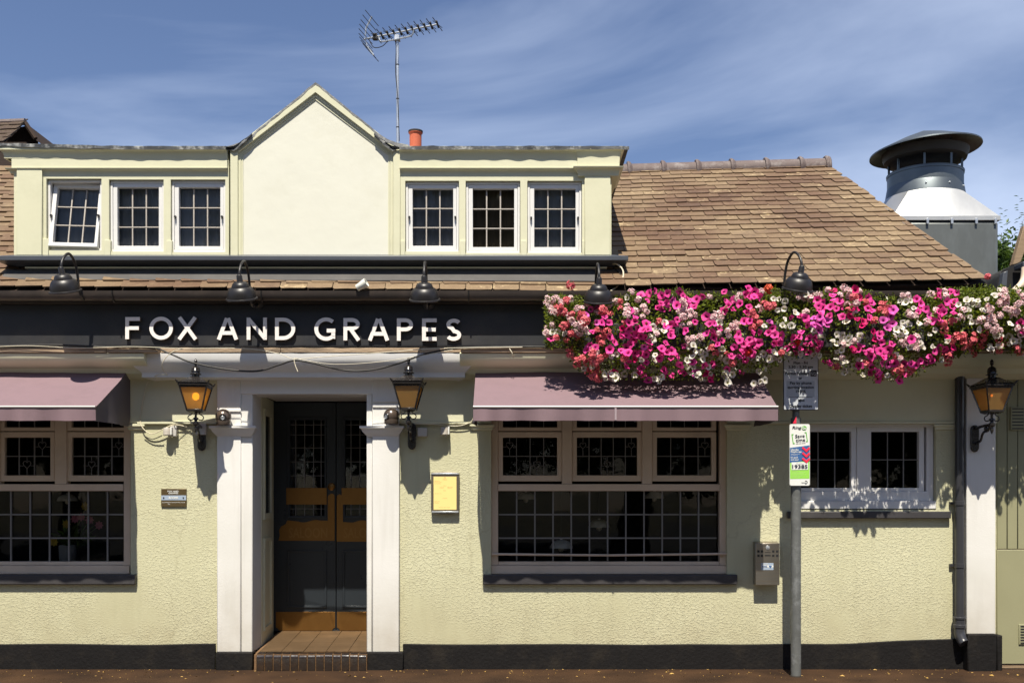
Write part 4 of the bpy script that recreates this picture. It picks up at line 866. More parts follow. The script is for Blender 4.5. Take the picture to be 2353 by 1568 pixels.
# ================================================================== BARN LAMPS
def barn_lamp():
    t_ = thing('sign_lamp', 'x', 'wall lamp', (0, 0, 0), 'gooseneck lamps lighting the fascia')
    g = MB(); g.tube([(0, 0, 0), (0, -.06, -.02), (0, -.14, -.055), (0, -.205, -.035), (0, -.24, .04), (0, -.26, .14), (0, -.30, .235), (0, -.385, .292), (0, -.462, .255), (0, -.505, .19), (0, -.51, .135)], .0115, 10, smooth=5); part('arm', g, lampm, t_)
    g = MB(); T = Matrix.Rotation(R(90), 4, 'X'); g.lathe([(.05, -.0), (.05, .012), (.03, .022), (.018, .04)], T, 18); part('wall_rose', g, lampm, t_)
    T = Matrix.Translation((0, -.51, .125)) @ Matrix.Rotation(R(20), 4, 'X')
    g = MB(); g.lathe([(.014, .03), (.024, .018), (.026, -.028), (.030, -.034)], T, 18); part('lamp_holder', g, lampm, t_)
    pr = [(.026, -.030), (.045, -.033), (.060, -.042), (.070, -.056), (.075, -.072), (.076, -.078), (.083, -.077), (.098, -.088), (.111, -.107), (.119, -.130), (.123, -.155), (.124, -.168), (.134, -.171), (.137, -.178), (.133, -.185), (.120, -.178), (.113, -.145), (.09, -.10), (.06, -.055), (.02, -.045)]
    g = MB(); g.lathe(pr, T, 36); part('shade', g, lampm, t_)
    g = MB(); g.sphere(T @ Vector((0, 0, -.12)), .03, 10, 8); part('bulb', g, opal, t_)
    return t_
bl = barn_lamp()
ll = [(141, 680, 'black gooseneck lamp at the far left above the cropped awning', -8), (550, 697, 'black gooseneck lamp above the word AND of the sign', -5), (974, 699, 'black gooseneck lamp over the end of the word GRAPES', 0), (1376, 703, 'black gooseneck lamp hanging over the left end of the flowers', 2), (1841, 676, 'black gooseneck lamp among red geraniums above the parking sign', 18)]
for k, (u, v, lab, rz) in enumerate(ll):
    o = bl if k == 0 else copy_tree(bl)
    a = R(rz); o.rotation_euler = (0, 0, a); o.location = (X(u, -.152 - .51 * math.cos(a)) - .51 * math.sin(a), -.152, Z(v, -.15)); o['label'] = lab

# ================================================================== LANTERNS
def lantern():
    t_ = thing('wall_lantern', 'x', 'lantern', (0, 0, 0), 'amber glazed wall lanterns')
    Y = -.32
    def sq(hh, z): return [(-hh, Y - hh, z), (hh, Y - hh, z), (hh, Y + hh, z), (-hh, Y + hh, z)]
    def frus(g, levels, cap=True):
        vs = [p for hh, z in levels for p in sq(hh, z)]; fs = [(4 * i + q, 4 * i + (q + 1) % 4, 4 * i + 4 + (q + 1) % 4, 4 * i + 4 + q) for i in range(len(levels) - 1) for q in range(4)]
        if cap: fs += [(3, 2, 1, 0), tuple(range(4 * len(levels) - 4, 4 * len(levels)))]
        g.add(vs, fs)
    g = MB(); frus(g, [(.140, .245), (.158, .250), (.128, .262), (.085, .285), (.055, .305), (.042, .312)])
    for sx in (-1, 1):
        for sy in (-1, 1): g.tube([(sx * .148, Y + sy * .148, .246), (sx * .160, Y + sy * .160, .262), (sx * .172, Y + sy * .172, .272)], [.012, .009, .003], 6)
    part('roof', g, lantern_m, t_, bevel=.002)
    T = Matrix.Translation((0, Y, 0))
    g = MB(); g.lathe([(.038, .308), (.038, .332), (.056, .334), (.056, .340), (.042, .346), (.040, .360), (.047, .364), (.044, .372), (.040, .380), (.043, .384), (.036, .398), (.020, .410), (.010, .416)], T, 18); cr_ = part('crown', g, lantern_m, t_)
    g = MB(); g.lathe([(.010, .414), (.009, .424), (.020, .430), (.017, .436), (.014, .440), (.019, .450), (.016, .462), (.008, .474), (.001, .480)], T, 14); part('finial', g, lantern_m, cr_)
    g = MB()   # cage
    frus(g, [(.146, .222), (.150, .226), (.150, .243), (.140, .2445)])
    for a, z0_, b2, z1_ in ((.072, .0, .136, .222),):
        for sx in (-1, 1):
            for sy in (-1, 1): g.tube([(sx * a, Y + sy * a, z0_), (sx * b2, Y + sy * b2, z1_)], .0095, 4)
    g2 = [(.080, .0, .018)]
    def ring(h0, h1, z0_, z1_): g.ringprism([(0, 0)] * 3, [(0, 0)] * 3, 0, 0) if False else None
    for ax_ in range(4):
        Rm = Matrix.Translation((0, Y, 0)) @ Matrix.Rotation(R(90 * ax_), 4, 'Z')
        g.box(-.077, .077, -.079, -.068, -.004, .016, Rm); g.box(-.132, .132, -.139, -.128, .206, .2235, Rm)
    frus(g, [(.05, -.018), (.075, -.005), (.075, .0)])
    part('cage', g, lantern_m, t_, bevel=.0015)
    for ax_ in range(4):
        Rm = Matrix.Translation((0, Y, 0)) @ Matrix.Rotation(R(90 * ax_), 4, 'Z')
        g = MB(); g.add([(-.068, -.0725, .014), (.068, -.0725, .014), (.124, -.1285, .206), (-.124, -.1285, .206)], [(0, 1, 2, 3)], Rm); part('glass_pane', g, amber, t_, smooth=False)
    g = MB(); g.lathe([(.017, 0), (.017, .075), (.02, .085)], T, 10); part('bulb_holder', g, offwhite, t_)
    g = MB(); g.sphere((0, Y, .135), .036, 14, 10); part('bulb', g, opal, t_)
    # stem, scrolls, arm, wall plate
    g = MB(); g.lathe([(.018, -.015), (.012, -.03), (.012, -.055), (.026, -.06), (.028, -.075), (.014, -.085), (.018, -.095), (.03, -.10), (.032, -.118), (.026, -.13), (.014, -.14), (.018, -.16), (.012, -.18), (.002, -.20)], T, 14); part('stem', g, lantern_m, t_)
    g = MB()
    for sg in (-1, 1):
        g = MB(); g.tube([(sg * .03, Y, -.012), (sg * .045, Y, -.03), (sg * .07, Y, -.042), (sg * .078, Y, -.06), (sg * .068, Y, -.078), (sg * .045, Y, -.082), (sg * .028, Y, -.075)], .0055, 6, smooth=3); part('scroll', g, lantern_m, t_)
    g = MB(); g.tube([(0, Y, -.115), (0, Y + .14, -.115), (0, -.02, -.13)], .014, 8, smooth=3)
    g.tube([(0, Y + .04, -.13), (0, Y + .07, -.165), (0, Y + .13, -.17), (0, Y + .17, -.20), (0, Y + .20, -.25), (0, -.03, -.27)], .012, 8, smooth=4); g.sphere((0, Y + .10, -.145), .022, 8, 6); part('bracket', g, lantern_m, t_)
    g = MB(); pts = [(.044 * math.cos(R(a)), -.30 + .05 * math.sin(R(a))) for a in range(180, 361, 20)] + [(.044 * math.cos(R(a)), -.14 + .044 * math.sin(R(a))) for a in range(0, 181, 20)]
    g.prism(pts, -.03, 0); part('wall_plate', g, lantern_m, t_, bevel=.008)
    return t_
L0 = lantern()
def tree_children(o, name):
    return [c for c in o.children if c.name.split('.')[0] == name]
for k, (u, v, yw, lab, rz) in enumerate([(449.6, 944, -.012, 'lit amber wall lantern left of the doorway with glowing bulb', 7), (938.5, 941, -.012, 'unlit amber wall lantern right of the doorway beside menu case', 0), (2278, 946, -.09, 'amber lantern on the white column by the drainpipe', 3)]):
    o = L0 if k == 0 else copy_tree(L0)
    ya = yw - .32; p = P(u, v, ya); a = R(rz)
    # pivot so that the glazed body ends up at p
    o.rotation_euler = (0, 0, a); o.location = (p.x - .32 * math.sin(a), p.y + .32 * math.cos(a), p.z); o['label'] = lab; o.scale = (.86, 1, .97)
    if k == 0: src = o
for i, o in enumerate([x for x in bpy.data.objects if x.name.startswith('wall_lantern')]):
    bb = tree_children(o, 'bulb')[0]
    if i != 1:
        bb.data = bb.data.copy(); bb.data.materials[0] = bulb_on if i == 0 else bulb_dim
    if i == 2:
        for v_ in bb.data.vertices: v_.co = Vector((0, -.32, .15)) + (v_.co - Vector((0, -.32, .135))) * .35

# ================================================================== small things on the wall
def dome_cam(u, v, lab, face):
    c = P(u, v, -.125); t_ = thing('dome_camera', lab, 'security camera', (c.x, -.05, c.z - .07), 'brown dome cameras on the column capitals'); mm = M('camera_housing', (.10, .075, .06), .25, metal=.3, var=.1, spec=.7)
    g = MB(); g.sphere(c, .072, 20, 14); part('dome', g, mm, t_)
    g = MB(); g.lathe([(.06, c.z - .075), (.066, c.z - .06), (.066, c.z - .035), (.05, c.z - .02)], Matrix.Translation((c.x, c.y, 0)), 20); part('base', g, mm, t_)
    T = Matrix.Translation(c) @ Matrix.Rotation(R(face), 4, 'Z') @ Matrix.Rotation(R(100), 4, 'X')
    g = MB(); g.lathe([(.001, .0695), (.012, .0705), (.020, .074), (.030, .0705), (.034, .064)], T, 18); part('lens', g, M('lens_dark', (.02, .016, .014), .15, spec=.8), t_)
    g = MB(); g.lathe([(.015, .0735), (.0165, .0755), (.018, .0745)], T, 18); part('lens_ring', g, alu, t_)
dome_cam(513, 957, 'brown dome camera on the left capital, lens towards the street', 10); dome_cam(899, 955, 'brown dome camera on the right capital, lens turned aside', -38)
def sensor(u, v, sg, lab):
    y = -.10; t_ = thing('motion_sensor', lab, 'sensor', P(u, v, 0), 'white cylindrical sensors beside the lanterns'); mm = M('sensor_plastic', (.46, .42, .37), .4, var=.05)
    c = P(u, v, -.07); g = MB(); g.lathe([(.030, -.035), (.036, -.03), (.036, -.018), (.034, -.016), (.034, .03), (.030, .036), (.0, .037)], Matrix.Translation(c), 18); part('body', g, mm, t_)
    g = MB(); g.box(c.x + sg * .036, c.x + sg * .05, -.10, 0, c.z - .03, c.z + .04); part('mounting_plate', g, signw, t_, bevel=.002)
    g = MB(); g.tube([(c.x + sg * .01, -.07, c.z - .03), (c.x + sg * .02, -.08, c.z - .05)], .006, 6); part('cable_gland', g, mm, t_)
sensor(384, 991, 1, 'white cylindrical sensor left of the lit lantern'); sensor(1020, 990, 1, 'white cylindrical sensor above the menu case')
def junction(u, v, lab, w=22, hh=20):
    g = MB(); g.pbox(u - w / 2, u + w / 2, v - hh / 2, v + hh / 2, -.06, 0, -.06); o = part('junction_box', g, M('box_plastic', (.50, .48, .45), .4), None, bevel=.006); tag(o, lab, 'junction box', 'junction boxes on the wall')
junction(398, 990, 'pale box fixed behind the left sensor', 14, 24); junction(970, 992, 'pale square box between right lantern and sensor'); junction(460, 985, 'grey box behind the lit lantern bracket', 24, 26)
# plaque
pq = thing('rooms_plaque', 'small bronze plaque reading ROOMS left of the doorway', 'plaque', P(399, 1143, 0)); y = -.014
g = MB(); g.pbox(370, 428, 1122, 1163, y, 0, y); part('plate', g, plaque_m, pq, bevel=.002)
g = MB(); g.pbox(370.5, 427.5, 1137, 1148, y - .0015, y - .0003, y); part('blue_band', g, s_ltblue, pq)
g = MB(); tw_ = lambda g_, s_, a, b_, c, d_, yy, **k: text(g_, s_, X(a, yy), X(b_, yy), Z(d_, yy), Z(c, yy), yy, **k)
tw_(g, 'FOX AND', 385, 410, 1126, 1129.3, y - .002, bold=.0006); tw_(g, 'GRAPES', 387, 409, 1130.3, 1133.6, y - .002, bold=.0006); tw_(g, 'ROOMS', 388, 409, 1140, 1145, y - .003, bold=.0012)
tw_(g, 'ROOMS@FOXANDGRAPES.CO.UK', 373, 425, 1152, 1154.6, y - .002); tw_(g, 'TEL', 385, 391, 1156, 1158, y - .002); part('lettering', g, signw, pq)
for u in (376, 421):
    g = MB(); g.lathe([(.0, .006), (.006, .004), (.007, 0)], Matrix.Translation(P(u, 1142.5, y - .002)) @ Matrix.Rotation(R(90), 4, 'X'), 10); part('screw', g, darkmetal, pq)
# menu case
mc = thing('menu_case', 'bronze framed menu case with yellow menu right of the doorway', 'menu case', P(1022, 1134, 0)); yf = -.05
k = 8; top = [(X(lerp(1055, 990, i / k), yf), Z(1086 - 3.5 * math.sin(math.pi * i / k), yf)) for i in range(k + 1)]; bot = [(X(lerp(990, 1054, i / k), yf), Z(1176 + 4 * math.sin(math.pi * i / k), yf)) for i in range(k + 1)]
g = MB(); g.prism(bot + top, yf, 0); part('case', g, bronze_f, mc, bevel=.004)
g = MB(); g.pbox(991, 1053, 1173.5, 1177, yf - .006, yf, yf); g.pbox(991, 1054, 1086, 1089.5, yf - .006, yf, yf); part('rail', g, alu, mc, bevel=.002)
g = MB(); g.pbox(996, 1048.5, 1094, 1170, yf - .003, yf - .0005, yf); part('menu_sheet', g, paper, mc)
g = MB()
for (txt, a, b_, c) in (('8', 1020.5, 1023.5, 1095), ('MENU', 1017, 1027, 1100), ('Starters', 998, 1010, 1103), ('Soup of the day, bread', 998, 1014, 1106), ('Ham hock terrine', 998, 1012, 1109), ('Mains', 1019, 1025, 1114), ('Fish and chips', 1010, 1020, 1117), ('Roast beef', 1028, 1040, 1117), ('Pie of the day', 1010, 1019, 1120), ('Steak, fries', 1028, 1038, 1120), ('Sides', 1018, 1024, 1125), ('Chips, greens, salad', 998, 1014, 1132), ('Puddings', 1017, 1027, 1143), ('Sticky toffee', 998, 1010, 1150), ('Cheese', 998, 1008, 1153), ('Please ask about allergens', 1008, 1034, 1164)):
    tw_(g, txt, a, b_, c, c + 1.6 + (.6 if txt == '8' else 0), yf - .004)
part('print', g, inkf, mc, smooth=False)
# ash bin
ab = thing('ash_bin', 'stainless steel wall ashtray bin beside the sign post', 'ash bin', P(1761, 1343, 0)); yf = -.10
g = MB(); x0, x1 = X(1735.5, yf), X(1790.5, yf); z0, z1 = Z(1343, yf), Z(1247, yf); g.box(x0, x1, yf, 0, z0, z1)
g.v = [(x, y_, z + (.015 if (y_ > yf + .05 and z > (z0 + z1) / 2) else 0)) for x, y_, z in g.v]; part('body', g, stainless, ab, bevel=.003)
g = MB()
for r_ in (1265.5, 1275.5):
    for u in (1742, 1750, 1776, 1785): g.pbox(u - 2.6, u + 2.6, r_ - 2.6, r_ + 2.6, yf - .0012, yf - .0002, yf)
g.pbox(1756.5, 1770, 1267, 1268.4, yf - .0012, yf - .0002, yf); g.pbox(1756.5, 1770, 1273.5, 1276.5, yf - .0012, yf - .0002, yf); part('slots', g, ink, ab)
g = MB(); g.lathe([(.0, .008), (.008, .008), (.009, .004), (.018, .003), (.020, 0)], Matrix.Translation(P(1763.5, 1257, yf - .001)) @ Matrix.Rotation(R(90), 4, 'X'), 16); part('lock', g, alu, ab)
g = MB(); g.pbox(1748, 1776.5, 1292, 1308, yf - .0015, yf - .0002, yf); stk = part('sticker', g, s_ltblue, ab)
g = MB(); g.pbox(1748.5, 1776, 1297.5, 1302, yf - .0025, yf - .0016, yf); tw_(g, 'STAMP IT OUT', 1749.5, 1764, 1293.2, 1296, yf - .003, bold=.0004); part('sticker_band', g, signw, stk)
g = MB(); tw_(g, 'SMOKING', 1749.5, 1762, 1298.5, 1301.3, yf - .0035, bold=.0006); g.prism([(X(1769, yf), Z(1304, yf)), (X(1773, yf), Z(1298, yf)), (X(1765.5, yf), Z(1298, yf))], yf - .0042, yf - .003); part('sticker_print', g, s_blue, stk)
# ================================================================== SIGN POST
py = -.40; px = X(1828, py)
sp = thing('sign_post', 'weathered galvanised steel post standing on the pavement near the wall', 'post', (px, py, 0))
g = MB(); g.lathe([(.044, -.02), (.044, Z(960, py)), (.038, Z(960, py) + .002)], Matrix.Translation((px, py, 0)), 24); part('lower_pole', g, steel, sp)
g = MB(); g.lathe([(.031, Z(962, py)), (.031, Z(822, py)), (.026, Z(820, py)), (.0, Z(819, py))], Matrix.Translation((px, py, 0)), 20); part('upper_pole', g, steel, sp)
g = MB(); g.lathe([(.050, 0), (.050, .005), (.045, .012)], Matrix.Translation((px, py, 0)), 24); part('base_collar', g, M('tar', (.03, .025, .02), .8), sp)
g = MB(); y_ = py - .0315; x0, x1 = X(1820, y_), X(1828, y_); g.prism([(x0, Z(972, y_)), (x1, Z(972, y_)), (x1, Z(956, y_)), (x0 + .012, Z(966, y_))], py - .047, py - .045); part('torn_sticker', g, s_red, sp)
def rrect(u0, u1, v0, v1, r, y, k=4):
    x0, x1, z0, z1 = X(u0, y), X(u1, y), Z(v1, y), Z(v0, y); pts = []
    for cx, cz, a in ((x1 - r, z0 + r, -90), (x1 - r, z1 - r, 0), (x0 + r, z1 - r, 90), (x0 + r, z0 + r, 180)):
        for i in range(k + 1): pts.append((cx + r * math.cos(R(a + 90 * i / k)), cz + r * math.sin(R(a + 90 * i / k))))
    return pts
ps = thing('parking_sign', 'grey permit holders parking sign partly behind the flowers', 'sign', P(1840, 880, -.44)); y = -.455
g = MB(); g.prism(rrect(1799, 1880, 812, 941.5, .008, y), y, y + .004); part('backing', g, ink, ps)
g = MB(); g.prism(rrect(1800.8, 1878.3, 814, 940, .008, y), y - .003, y - .0005); part('plate', g, signg, ps)
yy = y - .0045
g = MB(); g.prism(rrect(1806.5, 1871, 874.5, 911, .003, yy), yy + .0005, yy + .0012); part('patch', g, signpatch, ps)
g = MB()
tw_(g, 'Mon - Fri', 1823, 1855, 830, 836, yy, bold=.0014); tw_(g, '2.30 - 5.30 pm', 1811, 1867, 839.5, 847, yy, bold=.0014); tw_(g, 'Permit holders', 1804, 1859, 854, 860.5, yy, bold=.0014); tw_(g, 'or', 1835.5, 1842, 866.5, 871, yy, bold=.0014)
tw_(g, 'Pay by phone', 1814.5, 1864, 876.5, 884, yy, bold=.0014); tw_(g, 'quoting location', 1809, 1869, 886, 893.5, yy, bold=.0014); tw_(g, '19385', 1828.5, 1850, 895.5, 901.5, yy, bold=.0014)
tw_(g, 'Display ticket', 1813.5, 1865, 929, 937, yy, bold=.0014)
g.prism([(X(1832.5, yy), Z(919.5, yy)), (X(1839, yy), Z(915, yy)), (X(1839, yy), Z(918, yy)), (X(1848, yy), Z(918, yy)), (X(1848, yy), Z(921, yy)), (X(1839, yy), Z(921, yy)), (X(1839, yy), Z(924, yy))][::-1], yy, yy + .001); g.pbox(1812, 1866, 911.5, 912.5, yy, yy + .001); part('lettering', g, ink, ps, smooth=False)
g = MB(); g.prism(rrect(1861.5, 1875.5, 850, 864, .003, yy), yy, yy + .001); zb_ = part('zone_badge', g, ink, ps)
g = MB(); tw_(g, 'Zone', 1864, 1873, 852, 854.4, yy - .001); tw_(g, 'VQ', 1863.5, 1874, 856, 862, yy - .001, bold=.0006); part('zone_lettering', g, signg, zb_, smooth=False)
g = MB(); g.pbox(1830, 1845, 812, 823, yy, yy + .001, yy); part('blue_symbol', g, s_blue, ps)
rs = thing('pay_by_phone_sign', 'narrow white, blue and green pay by phone sign on the post', 'sign', P(1837, 1043, -.44)); y = -.46
g = MB(); g.prism(rrect(1813, 1860.5, 973, 1115.5, .016, y), y, y + .004); part('edge', g, M('sign_edge_grey', (.35, .35, .34), .5), rs)
g = MB(); g.prism(rrect(1814, 1859.5, 974, 1114.5, .015, y), y - .003, y - .0004); part('plate', g, signw, rs)
yy = y - .0045; q = lambda u, v: (X(u, yy), Z(v, yy))
g = MB(); g.prism([q(1814.2, 1062), q(1859.4, 1057), q(1859.4, 1022), q(1814.2, 1028)], yy, yy + .001); part('blue_field', g, s_blue, rs)
g = MB(); g.prism([q(1814.8, 1099), q(1859.2, 1098.3), q(1859.2, 1057.6), q(1814.8, 1062.6)], yy, yy + .001); part('green_field', g, s_lime, rs)
g = MB(); g.prism([q(1818, 1078.5), q(1856, 1078), q(1856, 1060.5), q(1818, 1061)], yy - .002, yy - .001); part('number_field', g, signw, rs)
g = MB()
for k in range(3):
    vv = 1027 + 12.5 * k; ribbon(g, [q(1843, vv), q(1852, vv + 8), q(1859.2, vv + .5)], .017, yy - .004 - .001 * k, yy - .003)
part('chevrons', g, s_red, rs)
g = MB(); g.lathe([(.0, .001), (.019, .001), (.019, 0)], Matrix.Translation(P(1847, 982.5, yy)) @ Matrix.Scale(1.15, 4, (1, 0, 0)) @ Matrix.Rotation(R(90), 4, 'X'), 20)
ribbon(g, [q(1822.5, 997), q(1819, 997.5), q(1822, 1018), q(1825.5, 1017.5)], .007, yy - .001, yy); ribbon(g, [q(1848, 993), q(1851.5, 992.5), q(1854.5, 1013), q(1851, 1013.5)], .007, yy - .001, yy); part('green_marks', g, s_green, rs)
g = MB(); tw_(g, 'Ring', 1819.5, 1839, 978.5, 986.5, yy - .001, shear=.25, bold=.0012); tw_(g, 'Save', 1826.5, 1848, 998, 1005.5, yy - .001, bold=.0009, rot=.09); tw_(g, 'time', 1828, 1849, 1007.5, 1015, yy - .001, bold=.0009, rot=.09)
tw_(g, 'with your phone', 1828, 1850, 1017.5, 1020, yy - .001, rot=.09, bold=.0003); tw_(g, 'This location is', 1829, 1847, 1063, 1065.2, yy - .0035); tw_(g, '19385', 1820, 1854.5, 1067, 1075.5, yy - .0035, bold=.0018); tw_(g, 'PayPoint', 1841, 1852, 1107, 1109, yy - .001, bold=.0006)
ribbon(g, [q(1849, 1103.5), q(1853, 1104), q(1854.5, 1107), q(1852.5, 1110), q(1849, 1110.5)], .004, yy - .001, yy); part('lettering', g, M('sign_navy_ink', (.03, .035, .05), .5), rs, smooth=False)
g = MB(); tw_(g, 'Go', 1842.5, 1851.5, 979.5, 985.5, yy - .003, bold=.0012); tw_(g, 'Use the', 1816.5, 1834, 1030, 1034, yy - .001, bold=.0007); tw_(g, 'RingGo app', 1816.5, 1841, 1035, 1039.5, yy - .001, bold=.0007); tw_(g, 'download it free', 1816.5, 1837, 1041, 1043, yy - .001); tw_(g, 'or call us', 1816.5, 1832, 1044, 1046, yy - .001)
tw_(g, "It's quick", 1816.5, 1833, 1048.5, 1052.5, yy - .001, bold=.0006); tw_(g, 'and easy!', 1816.5, 1834, 1053.5, 1057.5, yy - .001, bold=.0006); part('white_lettering', g, signw, rs, smooth=False)
g = MB()
for k, (a, b_) in enumerate(((1818, 1832), (1818, 1850), (1818, 1846), (1818, 1852), (1818, 1843), (1818, 1836))): g.pbox(a, b_, 1080.6 + k * 2.9, 1081.1 + k * 2.9, yy - .001, yy - .0002, yy)
part('small_print', g, M('pale_lime', (.55, .75, .3), .5), rs)
# ================================================================== DRAINPIPE
dp = thing('drainpipe', 'black cast iron drainpipe left of the end column', 'drainpipe', P(2204, 1480, -.07)); cx = X(2204, -.07); mm = M('pipe_paint', (.035, .035, .04), .32, var=.2, scale=8, spec=.55)
g = MB(); g.lathe([(.040, Z(1425, -.07)), (.040, Z(862, -.07))], Matrix.Translation((cx, -.07, 0)), 18); part('pipe', g, mm, dp)
g = MB(); g.lathe([(.044, Z(872, -.07)), (.048, Z(868, -.07)), (.042, Z(850, -.07)), (.03, Z(838, -.07))], Matrix.Translation((cx, -.07, 0)), 14); part('hopper_cone', g, mm, dp)
for v in (1155, 1298):
    g = MB(); zc = Z(v, -.07); g.lathe([(.040, zc - .02), (.046, zc - .018), (.046, zc + .018), (.040, zc + .02)], Matrix.Translation((cx, -.07, 0)), 18); g.box(cx - .07, cx + .07, -.03, -.001, zc - .012, zc + .012); part('collar', g, mm, dp)
g = MB(); z1 = Z(1416, -.07); g.lathe([(.052, z1 - .10), (.056, z1 - .095), (.056, z1 - .07), (.049, z1 - .065), (.049, z1 - .02), (.056, z1 - .015), (.056, z1), (.050, z1 + .004)], Matrix.Translation((cx, -.07, 0)), 18); part('socket', g, mm, dp)
g = MB(); g.tube([(cx, -.07, z1 - .09), (cx, -.075, z1 - .15), (cx + .01, -.10, z1 - .21), (cx + .02, -.12, z1 - .235)], [.049, .049, .047, .045], 14, smooth=3); part('shoe', g, mm, dp)

# ================================================================== GATE at the right edge
gt = thing('side_gate', 'pale green boarded gate with vents at the right edge', 'gate', (X(2340), 0, 0)); gy = .0
g = MB(); g.pbox(2288, 2560, 800, 871.5, .0, .2, .0); part('head_beam', g, cream, gt); g = MB(); g.pbox(2433, 2560, 872, 1540, .0, .2, .0); part('gate_pier', g, cream, gt)
for k in range(6):
    a = 2288 + 24 * k; g = MB(); g.pbox(a + .8, a + 23.2, 872, 1260, gy - .012, gy + .02, gy); part('board', g, gate_m, gt, bevel=.004)
g = MB(); g.pbox(2288, 2440, 1261.5, 1523, gy - .02, gy + .02, gy); part('lower_panel', g, gate_m, gt, bevel=.004)
g = MB(); g.pbox(2288, 2440, 1524, 1533, gy - .01, gy + .02, gy); part('bottom_rail', g, wood, gt)
def vent(u0, u1, v0, v1, nn_):
    g = MB(); g.pbox(u0, u1, v0, v1, gy - .032, gy - .013, gy); fr = part('vent', g, gate_m, gt, bevel=.003)
    for k in range(nn_):
        for s in range(2):
            a = lerp(u0 + 3, u1 - 2, s / 2); b_ = lerp(u0 + 3, u1 - 2, (s + 1) / 2) - 2; v = lerp(v0 + 3, v1 - 5, k / (nn_ - 1)); g = MB(); g.pbox(a, b_, v, v + 2.4, gy - .036, gy - .0325, gy); part('vent_slot', g, ink, fr)
vent(2318, 2378, 935, 988, 7); vent(2337, 2400, 1432, 1478, 7)

# ================================================================== CABLES
def cable(pts, r, mat, lab, name='cable', sm=6):
    g = MB(); g.tube([P(*p) for p in pts], r, 6, smooth=sm); o = part(name, g, mat, None); tag(o, lab, 'cable'); return o
yc = -.365
cable([(-60, 796, yc), (120, 792, yc), (250, 797, yc), (350, 799, yc), (390, 812, yc), (440, 832, yc), (520, 848, yc), (590, 852, yc), (640, 838, yc), (675, 828, yc), (720, 834, yc), (790, 850, yc), (850, 850, yc), (910, 836, yc), (980, 812, yc), (1050, 800, yc), (1176, 796, yc), (1300, 797, yc)], .0085, cableb, 'black cable sagging in two loops below the sign')
cable([(-60, 799, -.375), (60, 794, -.375), (180, 799, -.375), (300, 796, -.375), (420, 800, -.375), (560, 800, -.375), (640, 812, -.375), (676, 824, -.375), (760, 818, -.375), (900, 808, -.375), (1000, 800, -.375), (1200, 797, -.375)], .0032, cablew, 'pale cable running along the peeling timber ledge')
cable([(676, 822, -.39), (760, 836, -.39), (860, 832, -.39), (960, 818, -.39), (1040, 803, -.375)], .0028, cablew, 'thin pale cable between the two black cable loops')
cable([(675, 824, -.395), (678, 838, -.395), (684, 853, -.395)], .004, cablew, 'short pale cable end hanging over the doorway')
cable([(420, 801, -.37), (400, 806, -.375), (380, 822, -.375), (372, 838, -.36), (376, 852, -.30), (384, 860, -.25)], .0035, cablew, 'thin pale cable loop above the lit lantern, left side')
cable([(385, 861, -.25), (360, 862, -.2), (338, 880, -.06), (326, 930, -.03), (322, 965, -.03), (330, 985, -.04), (350, 996, -.04), (375, 985, -.05), (400, 975, -.04), (430, 980, -.03)], .0045, cablew, 'pale cable hanging beside the cropped awning')
cable([(330, 1000, -.02), (350, 1008, -.03), (372, 1000, -.05)], .0045, cableb, 'short dark cable feeding the left sensor')
cable([(930, 974, -.02), (960, 973, -.03), (1000, 974, -.03), (1050, 978, -.03), (1082, 968, -.04), (1088, 950, -.05)], .0045, cablew, 'pale cable between right lantern and full awning')
cable([(1405, 606, -.05), (1420, 608, -.12), (1431, 622, -.16), (1430, 640, -.20), (1420, 655, -.25), (1405, 667, -.30), (1392, 676, -.34)], .007, cablew, 'cream cable looping down at the dormer right end')
cable([(1408, 616, -.05), (1424, 628, -.12), (1430, 646, -.2), (1418, 668, -.3)], .005, cableb, 'black cable looping beside the cream one')
cable([(1170, 800, -.37), (1178, 815, -.37), (1176, 830, -.2), (1165, 840, -.1)], .004, cablew, 'thin pale cable above the left corner of full awning')
# spotlight on the gutter
spt = thing('spotlight', 'small white spotlight on the gutter between two black lamps', 'spotlight', P(830, 668, -.30)); c = P(831, 655, -.36)
T = Matrix.Translation(c) @ Matrix.Rotation(R(62), 4, 'Y') @ Matrix.Rotation(R(12), 4, 'X')
g = MB(); g.lathe([(.028, -.05), (.030, -.046), (.033, -.01), (.040, .035), (.040, .05), (.034, .05), (.03, .03)], T, 18); part('head', g, M('spot_white', (.68, .68, .62), .35), spt)
g = MB(); g.tube([c + Vector((.01, .02, -.02)), P(840, 667, -.3), P(850, 669, -.3)], .006, 6, smooth=3); part('bracket', g, offwhite, spt)

# ================================================================== AERIAL
ae = thing('tv_aerial', 'silver television aerial on a tall mast above the roof', 'aerial', P(913.6, 335, 2.0)); Y0 = 2.0
base = P(913.6, 345, Y0); topm = P(913, 84, Y0)
g = MB(); g.tube([base, topm], .0165, 10); part('mast', g, alu, ae)
bm = Matrix.Rotation(R(-14), 4, 'Z'); bdir = (bm @ Vector((1, 0, 0))); edir = Vector((bdir.y, -bdir.x, 0)).normalized() * -1
bdir = (bdir + Vector((0, 0, .085))).normalized()
cz = topm + Vector((0, -.03, .03)); p0 = cz - bdir * .40; p1 = cz + bdir * .47
g = MB(); g.tube([p0, p1], .009, 8); part('boom', g, alu, ae)
g = MB(); g.tube([cz - bdir * .22, cz - bdir * .2 + Vector((0, 0, -.055)), cz - bdir * .13 + Vector((0, 0, -.07)), cz + bdir * .13 + Vector((0, 0, -.07)), cz + bdir * .18 + Vector((0, 0, -.05)), cz + bdir * .19], .009, 8, smooth=3); g.box(-.03, .03, -.03, .03, -.03, .03, Matrix.Translation(topm + Vector((0, 0, -.02)))); part('cradle', g, alu, ae)
